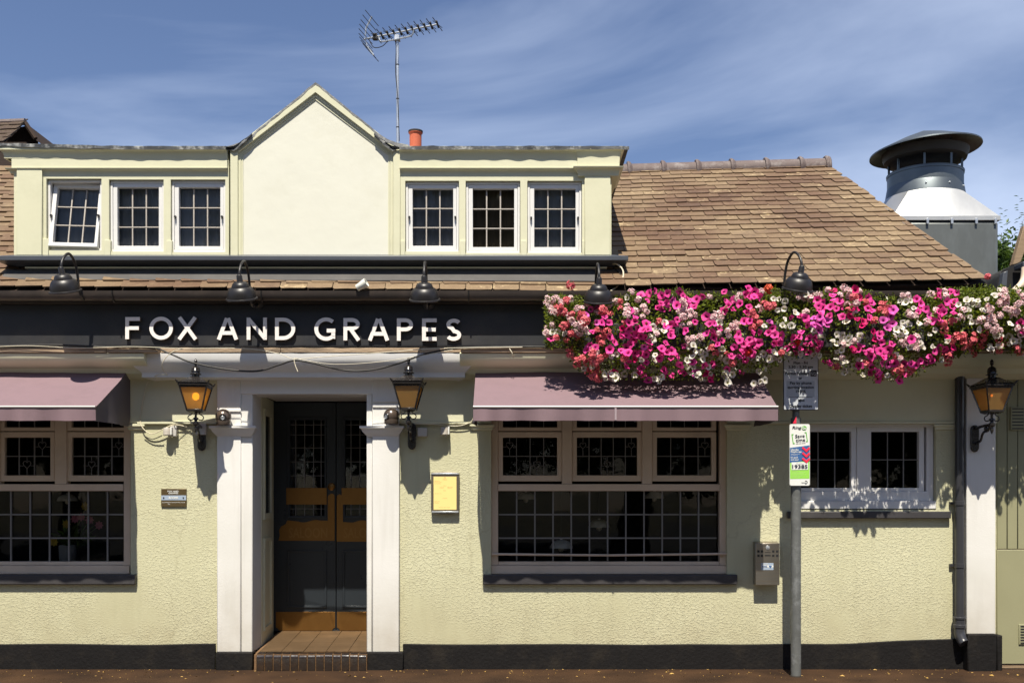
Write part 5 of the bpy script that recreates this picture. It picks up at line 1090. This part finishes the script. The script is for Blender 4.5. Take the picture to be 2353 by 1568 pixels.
for k in range(11):
    c = lerp(p0, p1, .17 + .83 * k / 10); g = MB(); L = .17
    g.tube([c - edir * L, c + edir * L], .0045, 5); s = bdir * .03
    g.tube([c - edir * .075 - s + Vector((0, 0, .012)), c + edir * .075 + s + Vector((0, 0, -.012))], .0035, 5); g.tube([c - edir * .04 + Vector((0, 0, .02)), c + edir * .04 + Vector((0, 0, -.02))], .011, 5); part('director', g, darkmetal, ae)
g = MB(); g.tube([p0 + bdir * .02 + Vector((0, 0, -.005)), p0 + bdir * .03 + Vector((0, 0, .12)), p0 + bdir * .10 + Vector((0, 0, .235))], .009, 6); g.tube([p0 + bdir * .02, p0 + bdir * .04 + Vector((0, 0, -.08)), p0 + bdir * .12 + Vector((0, 0, -.20))], .009, 6); part('reflector_arm', g, alu, ae)
for k in range(5):
    for sg in (1, -1):
        f = (k + .6) / 5; c = p0 + bdir * (.025 + .09 * f * f) + Vector((0, 0, sg * (.235 if sg > 0 else .20) * f)); g = MB(); g.tube([c - edir * .2, c + edir * .2], .004, 5); part('reflector_rod', g, darkmetal, ae)
g = MB(); g.box(-.025, .025, -.03, .03, -.03, .03, Matrix.Translation(p0 + bdir * .14)); part('dipole_box', g, darkmetal, ae)
g = MB(); g.tube([p0 + bdir * .06, p0 + bdir * .12 + Vector((0, 0, -.11)), p0 + bdir * .22 + Vector((0, 0, -.12)), p0 + bdir * .30 + Vector((0, 0, -.075)), topm + Vector((-.02, 0, -.07)), topm + Vector((-.02, -.01, -.4)), base + Vector((.0, -.02, .6)), base + Vector((.018, 0, .1))], .0045, 6, smooth=5); part('coaxial_cable', g, cableb, ae)
for f in (.2, .45, .75):
    g = MB(); p = lerp(base, topm, f); g.lathe([(.018, p.z - .006), (.018, p.z + .006)], Matrix.Translation((p.x, p.y, 0)), 8); part('cable_tie', g, cableb, ae)

# ================================================================== EXTRACT COWL
CX, CY = 4.98, 3.0
cw = thing('extract_cowl', 'large galvanised kitchen extract cowl with conical cap behind the roof', 'extract cowl', (CX, CY, 3.3)); T = Matrix.Translation((CX, CY, 0))
g = MB(); g.lathe([(.0, 5.99), (.30, 5.885), (.637, 5.745), (.640, 5.728), (.628, 5.735), (.30, 5.86), (.05, 5.93)], T @ Matrix.Translation((0, 0, 5.75)) @ Matrix.Rotation(R(-4), 4, 'Y') @ Matrix.Translation((0, 0, -5.75)), 48); part('cap', g, zinc_darkened, cw)
g = MB(); g.lathe([(.50, 5.715), (.47, 5.62), (.35, 5.58), (.1, 5.6), (.0, 5.6)], T, 32); part('inner_cone', g, M('cowl_inner', (.06, .055, .05), .6, metal=.3), cw)
g = MB(); g.lathe([(.433, 5.15), (.433, 5.43), (.440, 5.432), (.440, 5.462), (.433, 5.465), (.425, 5.465), (.425, 5.15)], T, 48); g.lathe([(.4435, 5.455), (.4435, 5.461), (.4405, 5.463)], T, 48); part('drum', g, zinc_darkened, cw)
g = MB(); g.lathe([(.424, 5.44), (.30, 5.45), (.0, 5.45)], T, 32); part('drum_inside', g, M('cowl_inner', (.06, .055, .05), .6), cw)
for k in range(8):
    a = R(22.5 + 45 * k); x = CX + .41 * math.cos(a); yy_ = CY + .41 * math.sin(a); g = MB(); g.box(x - .012, x + .012, yy_ - .008, yy_ + .008, 5.46, 5.78); part('strut', g, zinc_darkened, cw)
g = MB(); g.lathe([(.46, 5.155), (.437, 5.29), (.4335, 5.30)], T, 48); part('collar', g, zinc_darkened, cw)
for a in (250, 285, 320):
    g = MB(); g.sphere((CX + .45 * math.cos(R(a)), CY + .45 * math.sin(R(a)), 5.24), .01, 8, 6); part('rivet', g, alu, cw)
g = MB(); w_ = .61; k = 48; vs = []     # circle to square transition
for i in range(k):
    a = 2 * math.pi * i / k; c_, s_ = math.cos(a), math.sin(a); m_ = max(abs(c_), abs(s_)); vs.append((CX + .462 * c_, CY + .462 * s_, 5.165)); vs.append((CX + w_ * c_ / m_, CY + w_ * s_ / m_, 4.80))
g.add(vs, [(2 * i, 2 * i + 1, (2 * i + 3) % (2 * k), (2 * i + 2) % (2 * k)) for i in range(k)]); part('transition', g, zinc_sunlit, cw)
g = MB(); g.box(CX - w_ - .012, CX + w_ + .012, CY - w_ - .012, CY + w_ + .012, 4.745, 4.80); part('flange', g, zinc_sunlit, cw, bevel=.004)
g = MB(); g.box(CX - w_, CX + w_, CY - w_, CY + w_, 2.6, 4.745); part('duct_box', g, M('duct_steel', (.15, .16, .155), .45, metal=.5, var=.15, scale=1.5, stain=(.24, .26, .26), stain_amt=.5, stretch=(1, 1, .4)), cw, bevel=.04)
for x in (-.50, -.22, .06, .34, .56):
    g = MB(); g.box(CX + x - .014, CX + x + .014, CY - w_ - .03, CY - w_ - .012, 4.70, 4.765); part('clip', g, alu, cw, bevel=.003)

# ================================================================== neighbours
nl = thing('neighbouring_house', 'dark tiled gable of the house behind at the far left', 'house', (X(0, 5), 5, 3)); yn = 4.0
g = MB(); ap = P(66, 288, yn); rt = P(88, 326, yn); lf = P(-260, 330, yn)
g.add([(ap.x - .0, yn, ap.z), (rt.x, yn, rt.z), (rt.x, yn, rt.z - 2), (ap.x - 1.0, yn, rt.z - 2), (ap.x - 1.0, yn, rt.z)], [(0, 4, 3, 2, 1)]); part('wall', g, M('dark_brick', (.03, .018, .013), .8, var=.4, scale=30, bump=.4), nl)
g = MB(); a = Vector((ap.x, yn - .1, ap.z)); b_ = P(-300, 300, yn - .1); c = P(-300, 345, yn - .9); d_ = P(10, 330, yn - .9)
g.add([a, b_, c, d_], [(0, 1, 2, 3)]); g.add([a, (rt.x, yn - .12, rt.z), (rt.x, yn + 2, rt.z), (a.x, yn + 2, a.z)], [(0, 1, 2, 3)]); rfo = part('roof', g, ubase, nl)
PLn, PRn = c + Vector((0, -.02, .01)), d_ + Vector((0, -.02, .01)); tiles(rfo, PLn, PRn, b_ + Vector((0, 0, .02)), a + Vector((0, 0, .02)), 5, .3, lambda i, s0, s1: s1 > .55)
DT = M('darkened_tile', (.055, .032, .022), .8, var=.4, scale=14, bump=.4, stain=(.22, .19, .10), stain_amt=.7, stain_scale=12)  # tile copy darkened: corner vignette put into its colour
dkm = {}
for o in rfo.children:
    if o.type == 'MESH' and o.name.startswith('roof_tile'):
        if o.data.name not in dkm: q_ = o.data.copy(); q_.materials[0] = DT; dkm[o.data.name] = q_
        o.data = dkm[o.data.name]
g = MB(); g.tube([a + Vector((-3.5, 0, -.12)), a + Vector((0, 0, .01)), ], .045, 8); part('ridge', g, ridge_m, nl); g = MB(); g.tube([a, Vector((rt.x + .02, yn - .12, rt.z))], .03, 6); part('verge_board', g, ubase, nl)
# brick wall in shade at far left between roof and dormer cornice
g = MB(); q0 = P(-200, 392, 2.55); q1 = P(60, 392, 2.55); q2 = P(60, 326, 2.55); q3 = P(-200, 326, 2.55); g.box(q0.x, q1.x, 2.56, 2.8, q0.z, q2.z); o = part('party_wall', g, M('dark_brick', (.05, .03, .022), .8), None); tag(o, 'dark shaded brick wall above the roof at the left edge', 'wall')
nr = thing('neighbouring_roof_edge', 'dark eaves and slanting timber bargeboard beyond the flowers at right edge', 'house', (X(2340, 1.2), 1.2, 3)); ry = 1.0
g = MB(); g.prism([P(2326, 608, ry).xz[:], P(2344, 604, ry).xz[:], P(2375, 520, ry).xz[:], P(2352, 518, ry).xz[:]], ry, ry + .08); part('bargeboard', g, wood, nr, bevel=.006)
g = MB(); g.prism([P(2286, 672, ry).xz[:], P(2440, 672, ry).xz[:], P(2440, 600, ry).xz[:], P(2345, 600, ry).xz[:], P(2300, 622, ry).xz[:], P(2290, 640, ry).xz[:]], ry - .02, ry + 1.2); part('eaves', g, M('black_eaves', (.015, .014, .014), .5), nr)
g = MB(); g.prism([P(2296, 668, .8).xz[:], P(2310, 668, .8).xz[:], P(2313, 622, .8).xz[:], P(2303, 626, .8).xz[:]], .78, .86); g.prism([P(2345, 615, .8).xz[:], P(2440, 615, .8).xz[:], P(2440, 603, .8).xz[:], P(2345, 603, .8).xz[:]], .76, .95); part('hopper', g, slate, nr, bevel=.006)
g = MB(); g.tube([P(2354, 615, .75), P(2352, 640, .73), P(2344, 655, .7), P(2326, 672, .66)], .035, 10, smooth=4); part('downpipe', g, offwhite, nr)
# tree
def leaf_mat(name, c, tr=.35):
    m = bpy.data.materials.new(name); m.use_nodes = True; n = m.node_tree.nodes; l = m.node_tree.links; b = n['Principled BSDF']; out = n['Material Output']
    ge = N(n, 'ShaderNodeNewGeometry'); rp = N(n, 'ShaderNodeValToRGB'); e = rp.color_ramp.elements; e[0].color = tuple(x * .5 for x in c) + (1,); e[1].color = (min(1, c[0] * 1.9), min(1, c[1] * 1.6), c[2] * 1.0, 1); l.new(ge.outputs['Random Per Island'], rp.inputs[0])
    l.new(rp.outputs[0], b.inputs['Base Color']); b.inputs['Roughness'].default_value = .5
    t_ = N(n, 'ShaderNodeBsdfTranslucent'); l.new(rp.outputs[0], t_.inputs[0]); mx = N(n, 'ShaderNodeMixShader'); mx.inputs[0].default_value = tr; l.new(b.outputs[0], mx.inputs[1]); l.new(t_.outputs[0], mx.inputs[2]); l.new(mx.outputs[0], out.inputs[0]); return m
def leaf(g, p, d, up, s, w=.45):
    d = d.normalized(); sd = d.cross(up); sd = sd.normalized() if sd.length > 1e-4 else Vector((1, 0, 0)); nn_ = sd.cross(d) * .12 * s
    g.add([p, p + d * s * .5 + sd * s * w * .5 + nn_, p + d * s, p + d * s * .5 - sd * s * w * .5 + nn_], [(0, 1, 2, 3)])
def rv(): return Vector((random.gauss(0, 1), random.gauss(0, 1), random.gauss(0, 1))).normalized()
tr = thing('tree', 'leafy green tree rising behind the extract cowl at the right edge', 'tree', (X(2345, 6), 6, 0)); tx = X(2345, 6)
g = MB(); g.tube([(tx, 6, 0), (tx - .05, 6, 2), (tx, 6, 3.6), (tx + .1, 6, 5)], [.16, .13, .09, .03], 10, smooth=3)
ends = []
for k in range(26):
    a = random.uniform(0, 6.3); z0 = random.uniform(2.2, 4.6); e = Vector((tx + math.cos(a) * random.uniform(.3, .8), 6 + math.sin(a) * random.uniform(.3, .8), z0 + random.uniform(.3, 1.1))); m_ = (Vector((tx, 6, z0)) + e) / 2 + Vector((0, 0, .1)); g.tube([(tx, 6, z0), m_, e], [.04, .02, .008], 6, smooth=2); ends += [m_, e, e]
for k in range(10):   # upright young shoots
    x = tx + random.uniform(-.62, .5); y_ = 6 + random.uniform(-.6, .5); z0 = 4.6 + random.uniform(-.2, .2); g.tube([(x, y_, z0), (x + random.uniform(-.05, .05), y_, z0 + random.uniform(.6, 1.35) - abs(x - tx + .1) * .6)], [.012, .004], 5); ends += [Vector((x, y_, z0 + .2 * q)) for q in range(3)]
part('trunk', g, bark, tr)
g = MB()
for i in range(26000):
    c = random.choice(ends); p = c + rv() * abs(random.gauss(0, .26)); leaf(g, p, (rv() + Vector((0, -.3, -.25))), rv(), random.uniform(.06, .12))
for k in range(18):
    x = tx + random.uniform(-.75, .4); y_ = 6 + random.uniform(-.6, .3); zt = 5.5 + random.uniform(-.3, .55) - abs(x - tx) * .35
    for q in range(26): leaf(g, Vector((x, y_, zt - q * .04)), Vector((random.choice((-1, 1)) * 1, random.uniform(-.6, .6), -.1 + random.uniform(-.3, .5))), Vector((0, 0, 1)), .075)
part('crown', g, leaf_mat('tree_leaf', (.055, .11, .022)), tr, smooth=False)

# unseen trees added behind the camera, across the road, to shade the lower sky and stand in the window reflections
ot = thing('added_shade_tree', 'unseen leafy tree added across the road to shade the sky', 'tree', (-13, -21, 0), 'added unseen trees across the road')
g = MB(); g.tube([(-13, -21, 0), (-13.1, -21, 2.5), (-12.9, -21, 5), (-13, -21, 8)], [.35, .28, .2, .08], 10, smooth=3); part('trunk', g, bark, ot)
g = MB(); blobs = [(Vector((-13 + random.uniform(-2.2, 2.2), -21 + random.uniform(-2, 2), random.uniform(2.6, 10.5))), random.uniform(1.2, 2.1)) for _ in range(44)]
for i in range(15000):
    c, r_ = random.choice(blobs); leaf(g, c + rv() * r_ * random.random() ** .4, rv(), rv(), random.uniform(.22, .42), .7)
part('crown', g, leaf_mat('shade_tree_leaf', (.045, .085, .018), .25), ot, smooth=False)
for k in range(1, 8):
    o = copy_tree(ot); o.location = (-13 - 7 + 4.7 * k + (4.7 if k > 1 else 0), -21 + random.uniform(-1.5, 1.5), 0); o.rotation_euler = (0, 0, k * 1.7); o.scale = (1, 1, random.uniform(.9, 1.15))

# ================================================================== INTERIOR glimpses
def pendant(u, v, y, s, lab):
    c = P(u, v, y); t_ = thing('pendant_lamp', lab, 'ceiling lamp', (c.x, c.y, 2.7), 'pendant lamps inside the pub')
    g = MB(); k = 8; g.lathe([(.012, .9 * s)] + [(s * math.sin(R(90 * i / k)) + .012, s * .8 * math.cos(R(90 * i / k))) for i in range(k + 1)] + [(s * .95, .0), (.5 * s, .45 * s), (.01, .6 * s)], Matrix.Translation(c), 20); part('lamp_shade', g, M('pendant_shade', (.72, .66, .58), .5), t_)
    g = MB(); g.sphere(c + Vector((0, 0, -.01)), s * .28, 10, 8); part('bulb', g, opal, t_); g = MB(); g.tube([c + Vector((0, 0, .9 * s)), (c.x, c.y, 2.68)], .004, 5); part('flex', g, cableb, t_)
for a in ((1208, 1146, .7, .085, 'pendant lamp behind the second pane from the wide window left end'), (1376, 1210, .8, .095, 'pendant lamp in the middle row near the centre of wide window'), (1503, 1144, .9, .085, 'pendant lamp in the top row, right half of wide window'), (1289, 1258, .55, .10, 'lowest pendant lamp, bottom row of the wide window'), (155, 1150, .7, .085, 'pendant lamp behind the window under the cropped awning')): pendant(*a)
vz = thing('flower_vase', 'grey pot of pink and yellow flowers inside the left window', 'vase', P(150, 1288, .42))
c = Vector((X(155, .42), .42, Z(1318))); g = MB(); g.lathe([(.06, 0), (.075, .12), (.08, .24), (.074, .25), (.06, .22)], Matrix.Translation(c), 20); part('pot', g, M('pot_grey', (.30, .28, .27), .5), vz)
g = MB(); gp = MB(); gy_ = MB()
for i in range(60): leaf(g, c + Vector((.05, 0, .28)) + rv() * .08, rv() + Vector((.3, 0, .8)), rv(), random.uniform(.10, .2), .35)
for i, (dx, dz) in enumerate(((.16, .52), (.24, .49), (.10, .50), (.33, .44), (.02, .45), (.2, .62), (-.1, .28))):
    mbx = gy_ if i in (4, 6, 5) else gp; p = c + Vector((dx, -.05, dz))
    for q in range(8): a = q * .785; leaf(mbx, p, Vector((math.cos(a), -.5, math.sin(a))), Vector((0, -1, 0)), .05, .7)
    g.tube([c + Vector((0, 0, .2)), p], .003, 4)
part('foliage', g, leaf_mat('vase_leaf', (.06, .12, .03)), vz, smooth=False); part('pink_blooms', gp, M('vase_pink', (.38, .12, .15), .6), vz, smooth=False); part('yellow_blooms', gy_, M('vase_yellow', (.40, .26, .03), .6), vz, smooth=False)

# ================================================================== FLOWER DISPLAY
def petal_mat(name, c1, c2, tr=.25):
    m = bpy.data.materials.new(name); m.use_nodes = True; n = m.node_tree.nodes; l = m.node_tree.links; b = n['Principled BSDF']; out = n['Material Output']
    at = N(n, 'ShaderNodeAttribute', attribute_name='r'); rp = N(n, 'ShaderNodeValToRGB'); e = rp.color_ramp.elements; e[0].position = .12; e[0].color = c1 + (1,); e[1].position = .55; e[1].color = c2 + (1,); l.new(at.outputs['Fac'], rp.inputs[0])
    oi = N(n, 'ShaderNodeObjectInfo'); ge = N(n, 'ShaderNodeNewGeometry'); ad = N(n, 'ShaderNodeMath', operation='ADD'); l.new(oi.outputs['Random'], ad.inputs[0]); l.new(ge.outputs['Random Per Island'], ad.inputs[1]); fr = N(n, 'ShaderNodeMath', operation='FRACT'); l.new(ad.outputs[0], fr.inputs[0])
    mr = N(n, 'ShaderNodeMapRange'); mr.inputs[3].default_value = .65; mr.inputs[4].default_value = 1.1; l.new(fr.outputs[0], mr.inputs[0])
    hv = N(n, 'ShaderNodeHueSaturation'); l.new(mr.outputs[0], hv.inputs['Value']); l.new(rp.outputs[0], hv.inputs['Color']); l.new(hv.outputs[0], b.inputs['Base Color']); b.inputs['Roughness'].default_value = .55; b.inputs['Specular IOR Level'].default_value = .25
    t_ = N(n, 'ShaderNodeBsdfTranslucent'); l.new(hv.outputs[0], t_.inputs[0]); mx = N(n, 'ShaderNodeMixShader'); mx.inputs[0].default_value = tr; l.new(b.outputs[0], mx.inputs[1]); l.new(t_.outputs[0], mx.inputs[2]); l.new(mx.outputs[0], out.inputs[0]); return m
pm = {'pink': petal_mat('petunia_pink', (.20, .0, .05), (.90, .065, .36)), 'magenta': petal_mat('petunia_magenta', (.10, .0, .02), (.68, .012, .16)), 'white': petal_mat('petunia_white', (.42, .40, .12), (.80, .74, .66)), 'purple': petal_mat('petunia_lilac', (.1, .0, .06), (.82, .12, .50))}
gm = {'blush': petal_mat('geranium_blush', (.50, .05, .07), (.90, .66, .66)), 'rose': petal_mat('geranium_rose', (.40, .02, .04), (.80, .17, .20)), 'red': petal_mat('geranium_red', (.25, .0, .0), (.62, .035, .03)), 'coral': petal_mat('geranium_coral', (.4, .03, .01), (.84, .14, .06))}
def petunia_mesh(var, mat):
    rnd = random.Random(var); seg = 15; g = MB(); vs = [(0, 0, -.032)]; rr_ = [0]; cup = rnd.uniform(.6, 1.4)
    for ring, (r, z) in enumerate(((.009, -.014), (.024, .0), (.043, .004))):
        for i in range(seg):
            a = 2 * math.pi * i / seg; lobe = 1 + (.10 if ring == 2 else .03) * math.cos(5 * a) + rnd.uniform(-.05, .05) * (ring == 2); zz = z * cup + (rnd.uniform(-.007, .007) if ring == 2 else 0) + .004 * math.sin(2 * a + var) * ring
            vs.append((r * lobe * math.cos(a), r * lobe * math.sin(a), zz)); rr_.append((.2, .6, 1)[ring])
    fs = [(0, 1 + (i + 1) % seg, 1 + i)[::-1] for i in range(seg)]
    for ring in range(2):
        for i in range(seg): a = 1 + ring * seg; fs.append((a + i, a + (i + 1) % seg, a + seg + (i + 1) % seg, a + seg + i)[::-1])
    g.add(vs, fs); me = g.mesh('petunia', mat); at = me.attributes.new('r', 'FLOAT', 'POINT'); at.data.foreach_set('value', rr_); return me
def geranium_mesh(var, mat):
    rnd = random.Random(100 + var); g = MB(); rr_ = []; R0 = rnd.uniform(.030, .044)
    for k in range(14):
        d = Vector((rnd.gauss(0, 1), rnd.gauss(0, 1), abs(rnd.gauss(0, 1)) + .15)).normalized(); c = d * R0 * rnd.uniform(.8, 1.1); t1 = d.cross(Vector((.3, .5, .8))).normalized(); t2 = d.cross(t1)
        for q in range(5):
            a = q * 1.257 + rnd.uniform(-.2, .2); pd = t1 * math.cos(a) + t2 * math.sin(a); sd = d.cross(pd); s = rnd.uniform(.018, .027); w = s * .40
            g.add([c, c + pd * s * .6 + sd * w + d * .002, c + pd * s + d * .004, c + pd * s * .6 - sd * w + d * .002], [(0, 1, 2, 3)]); rr_ += [0, .8, 1, .8]
    me = g.mesh('geranium', mat, False); at = me.attributes.new('r', 'FLOAT', 'POINT'); at.data.foreach_set('value', rr_); return me
PET = {k: [petunia_mesh(i * 7 + j, m) for i in range(3)] for j, (k, m) in enumerate(pm.items())}
GER = {k: [geranium_mesh(i * 7 + j, m) for i in range(3)] for j, (k, m) in enumerate(gm.items())}
TOP = [(1250, 700), (1275, 672), (1320, 690), (1345, 702), (1400, 700), (1420, 680), (1500, 672), (1560, 665), (1620, 676), (1700, 672), (1790, 665), (1850, 680), (1900, 664), (1960, 662), (2040, 684), (2110, 684), (2150, 668), (2200, 664), (2260, 660), (2352, 664), (2560, 664)]
BOT = [(1250, 792), (1300, 796), (1326, 850), (1400, 862), (1500, 868), (1600, 864), (1680, 862), (1735, 846), (1770, 850), (1790, 822), (1860, 812), (1885, 815), (1905, 846), (1960, 850), (1990, 866), (2060, 868), (2110, 858), (2140, 828), (2180, 822), (2240, 798), (2352, 808), (2560, 815)]
def interp(T_, u):
    for i in range(len(T_) - 1):
        if T_[i][0] <= u <= T_[i + 1][0]: return lerp(T_[i][1], T_[i + 1][1], (u - T_[i][0]) / (T_[i + 1][0] - T_[i][0]))
    return T_[-1][1]
fd = thing('flower_trough', 'long overflowing trough of pink petunias, white petunias and geraniums', 'flower trough', P(1900, 800, -.5))
def surf(u, f, jy=.06):
    a, b_ = interp(TOP, u), interp(BOT, u); v = lerp(a + 12 * noise.noise(Vector((u * .045, 1, 8))), b_ + 20 * noise.noise(Vector((u * .04, 5, 2))), f); endf = min(1, (u - 1245) / 90)
    y = -.42 - (.36 * math.sin(math.pi * min(1, .12 + f * .80)) ** .7) * (.35 + .65 * endf) + random.uniform(-jy, jy) + noise.noise(Vector((u * .012, f * 3, 0))) * .10
    return u, v, y
g = MB(); g.box(X(1300, -.5), X(2500, -.5), -.56, -.37, Z(800, -.5), Z(745, -.5)); part('trough', g, M('trough_black', (.02, .02, .02), .5), fd, bevel=.006)
for u in (1350, 1640, 1930, 2220):
    g = MB(); g.box(X(u, -.5), X(u, -.5) + .02, -.56, -.16, Z(806, -.5), Z(800.5, -.5)); part('trough_bracket', g, darkmetal, fd)
g = MB()
for i in range(15000):
    u = random.uniform(1252, 2540); f = random.random(); uu, v, y = surf(u, f, .05); y += random.uniform(.02, .30); p = P(u, v, min(y, -.36)); p += Vector((0, 0, 0))
    leaf(g, p, rv() + Vector((0, -.6, .1)), rv(), random.uniform(.02, .045), .55)
for i in range(4500):
    u = random.uniform(2130, 2545); f = random.random(); uu, v, y = surf(u, f, .05); leaf(g, P(u, v, random.uniform(y, -.36)), rv(), rv(), random.uniform(.025, .05), .6)
for i in range(3600):   # wispy sprays: left end, top and below
    k = random.random()
    if k < .35: u = random.uniform(1253, 1340); v = random.uniform(678, 800)
    elif k < .6: u = random.uniform(1400, 2540); v = interp(TOP, u) + random.uniform(-6, 14)
    else: u = random.uniform(1320, 2540); v = interp(BOT, u) + random.uniform(-16, 7)
    leaf(g, P(u, v, random.uniform(-.72, -.40)), rv(), rv(), random.uniform(.018, .04), .4)
part('foliage', g, leaf_mat('flower_leaf', (.11, .16, .015), .45), fd, kind='stuff', smooth=False)
# trailing stems
g = MB()
for i in range(60):
    u = random.uniform(1330, 2500); a = P(u, interp(BOT, u) - 40, -.6); b_ = P(u + random.uniform(-8, 8), interp(BOT, u) + random.uniform(-5, 10), -.68 + random.uniform(-.05, .1)); g.tube([a, (a + b_) / 2 + Vector((.01, -.02, 0)), b_], .002, 3, caps=False)
for i in range(70):
    u = random.uniform(1255, 2500); vt = interp(TOP, u); a = P(u, vt + 26, -.5); b_ = P(u + random.uniform(-10, 10), vt - random.uniform(0, 8), -.5); g.tube([a, b_], .0018, 3, caps=False)
part('stems', g, leaf_mat('stem', (.10, .13, .02), .1), fd, kind='stuff', smooth=False)
blooms = []
def zone(u, f):   # drifts of colour measured along the display
    nz = noise.noise(Vector((u * .011, f * 1.6, 3.3))); nw = noise.noise(Vector((u * .009, f * 2.0, 9.1)))
    if u < 1320 and f < .75: return random.choices(['blush', 'rose', 'white'], [8, 3, 1.5])[0]
    w = {'pink': max(.8, 7.5 + 11 * nz), 'magenta': 1.0 + 1.2 * max(0, f - .5), 'purple': max(.1, .8 + 3 * nz), 'white': 1.6 + 9 * max(0, nw) + 5.0 * max(0, f - .4), 'blush': 7.0 * max(0, .8 - f) + 12 * max(0, -nz), 'rose': 1.0 + 3 * max(0, -nz), 'red': .2 + .6 * max(0, .3 - abs(f - .75)) * 3, 'coral': .1}
    if f < .12: w['blush'] += 9; w['pink'] *= .5
    ks = list(w); return random.choices(ks, [max(0.02, w[k]) for k in ks])[0]
placed = []
clumps = []
for k in range(120):
    cu, cf = random.uniform(1250, 2545), random.random(); kd = zone(cu, cf); clumps.append((cu, cf, {'coral': 'blush', 'red': random.choice(['red', 'rose', 'pink']), 'purple': random.choice(['pink', 'purple', 'pink'])}.get(kd, kd)))
def clump_kind(u, f):
    if random.random() < .25: return zone(u, f)
    return min(clumps, key=lambda c_: ((c_[0] - u) / 180) ** 2 + (c_[1] - f) ** 2)[2]
for i in range(5200):
    u = random.uniform(1254, 2535); f = random.uniform(-.02, 1.02); kind = clump_kind(u, f); uu, v, y = surf(u, f); ger = kind in gm
    if u < 1330 and random.random() < .6: continue
    if noise.noise(Vector((u * .035, v * .035, 7))) < -.13 + .12 * random.random(): continue
    sz = (19 if ger else 21) * random.uniform(.62, .95)
    if any(abs(u - q[0]) < (sz + q[2]) * .29 and abs(v - q[1]) < (sz + q[2]) * .29 for q in placed[-900:]): continue
    placed.append((u, v, sz)); blooms.append((u, v, y - .02, kind, ger))
    if len(blooms) > 1250: break
blooms += [(1767, 663, -.62, 'coral', True), (1765, 667, -.6, 'coral', True), (1311, 655, -.5, 'rose', True), (2268, 636, -.5, 'rose', True), (1747, 876, -.7, 'white', False), (1731, 880, -.7, 'white', False), (1757, 873, -.7, 'white', False)]
for k in range(30):   # trailing strands
    u = random.uniform(1330, 2500); v = interp(BOT, u) - 6; kd = random.choice(['white', 'white', 'magenta', 'pink', 'rose', 'white'])
    for q in range(random.randint(1, 4)): blooms.append((u + random.uniform(-9, 9), v + q * random.uniform(4, 8), -.62 + random.uniform(-.1, .1), kd, kd == 'rose'))
cnt = {True: 0, False: 0}; rest = {k: MB() for k in list(pm) + list(gm)}; restr = {k: [] for k in rest}
random.shuffle(blooms)
blooms.sort(key=lambda b_: b_[2])
for (u, v, y, kind, ger) in blooms:
    p = P(u, v, y); nrm = Vector((random.gauss(0, .55), -1, .32 + random.gauss(0, .5))).normalized(); s = random.uniform(.66, 1.0) * (.84 if kind == 'white' else 1.0)
    Mx = Matrix.Translation(p) @ nrm.to_track_quat('Z', 'Y').to_matrix().to_4x4() @ Matrix.Rotation(random.uniform(0, 6.3), 4, 'Z') @ Matrix.Diagonal((s, s * random.uniform(.85, 1), s, 1))
    me = random.choice((GER if ger else PET)[kind])
    if cnt[ger] < 298:
        cnt[ger] += 1; o = bpy.data.objects.new('geranium' if ger else 'petunia', me); C.objects.link(o); o.parent = fd; o.matrix_local = Matrix.Translation(-WLOC[fd.name]) @ Mx
    else:
        rest[kind].add([v_.co for v_ in me.vertices], [tuple(p_.vertices) for p_ in me.polygons], Mx); restr[kind] += [d_.value for d_ in me.attributes['r'].data]
for big, names, mats_ in (('petunia_mass', list(pm), pm), ('geranium_mass', list(gm), gm)):
    G = MB(); rr_ = []
    for i, k in enumerate(names):
        G.mi = i; G.add(rest[k].v, rest[k].f); rr_ += restr[k]
    if G.v:
        me = G.mesh(big, [mats_[k] for k in names], big[0] == 'p'); at = me.attributes.new('r', 'FLOAT', 'POINT'); at.data.foreach_set('value', rr_); link(big, me, fd, kind='stuff')
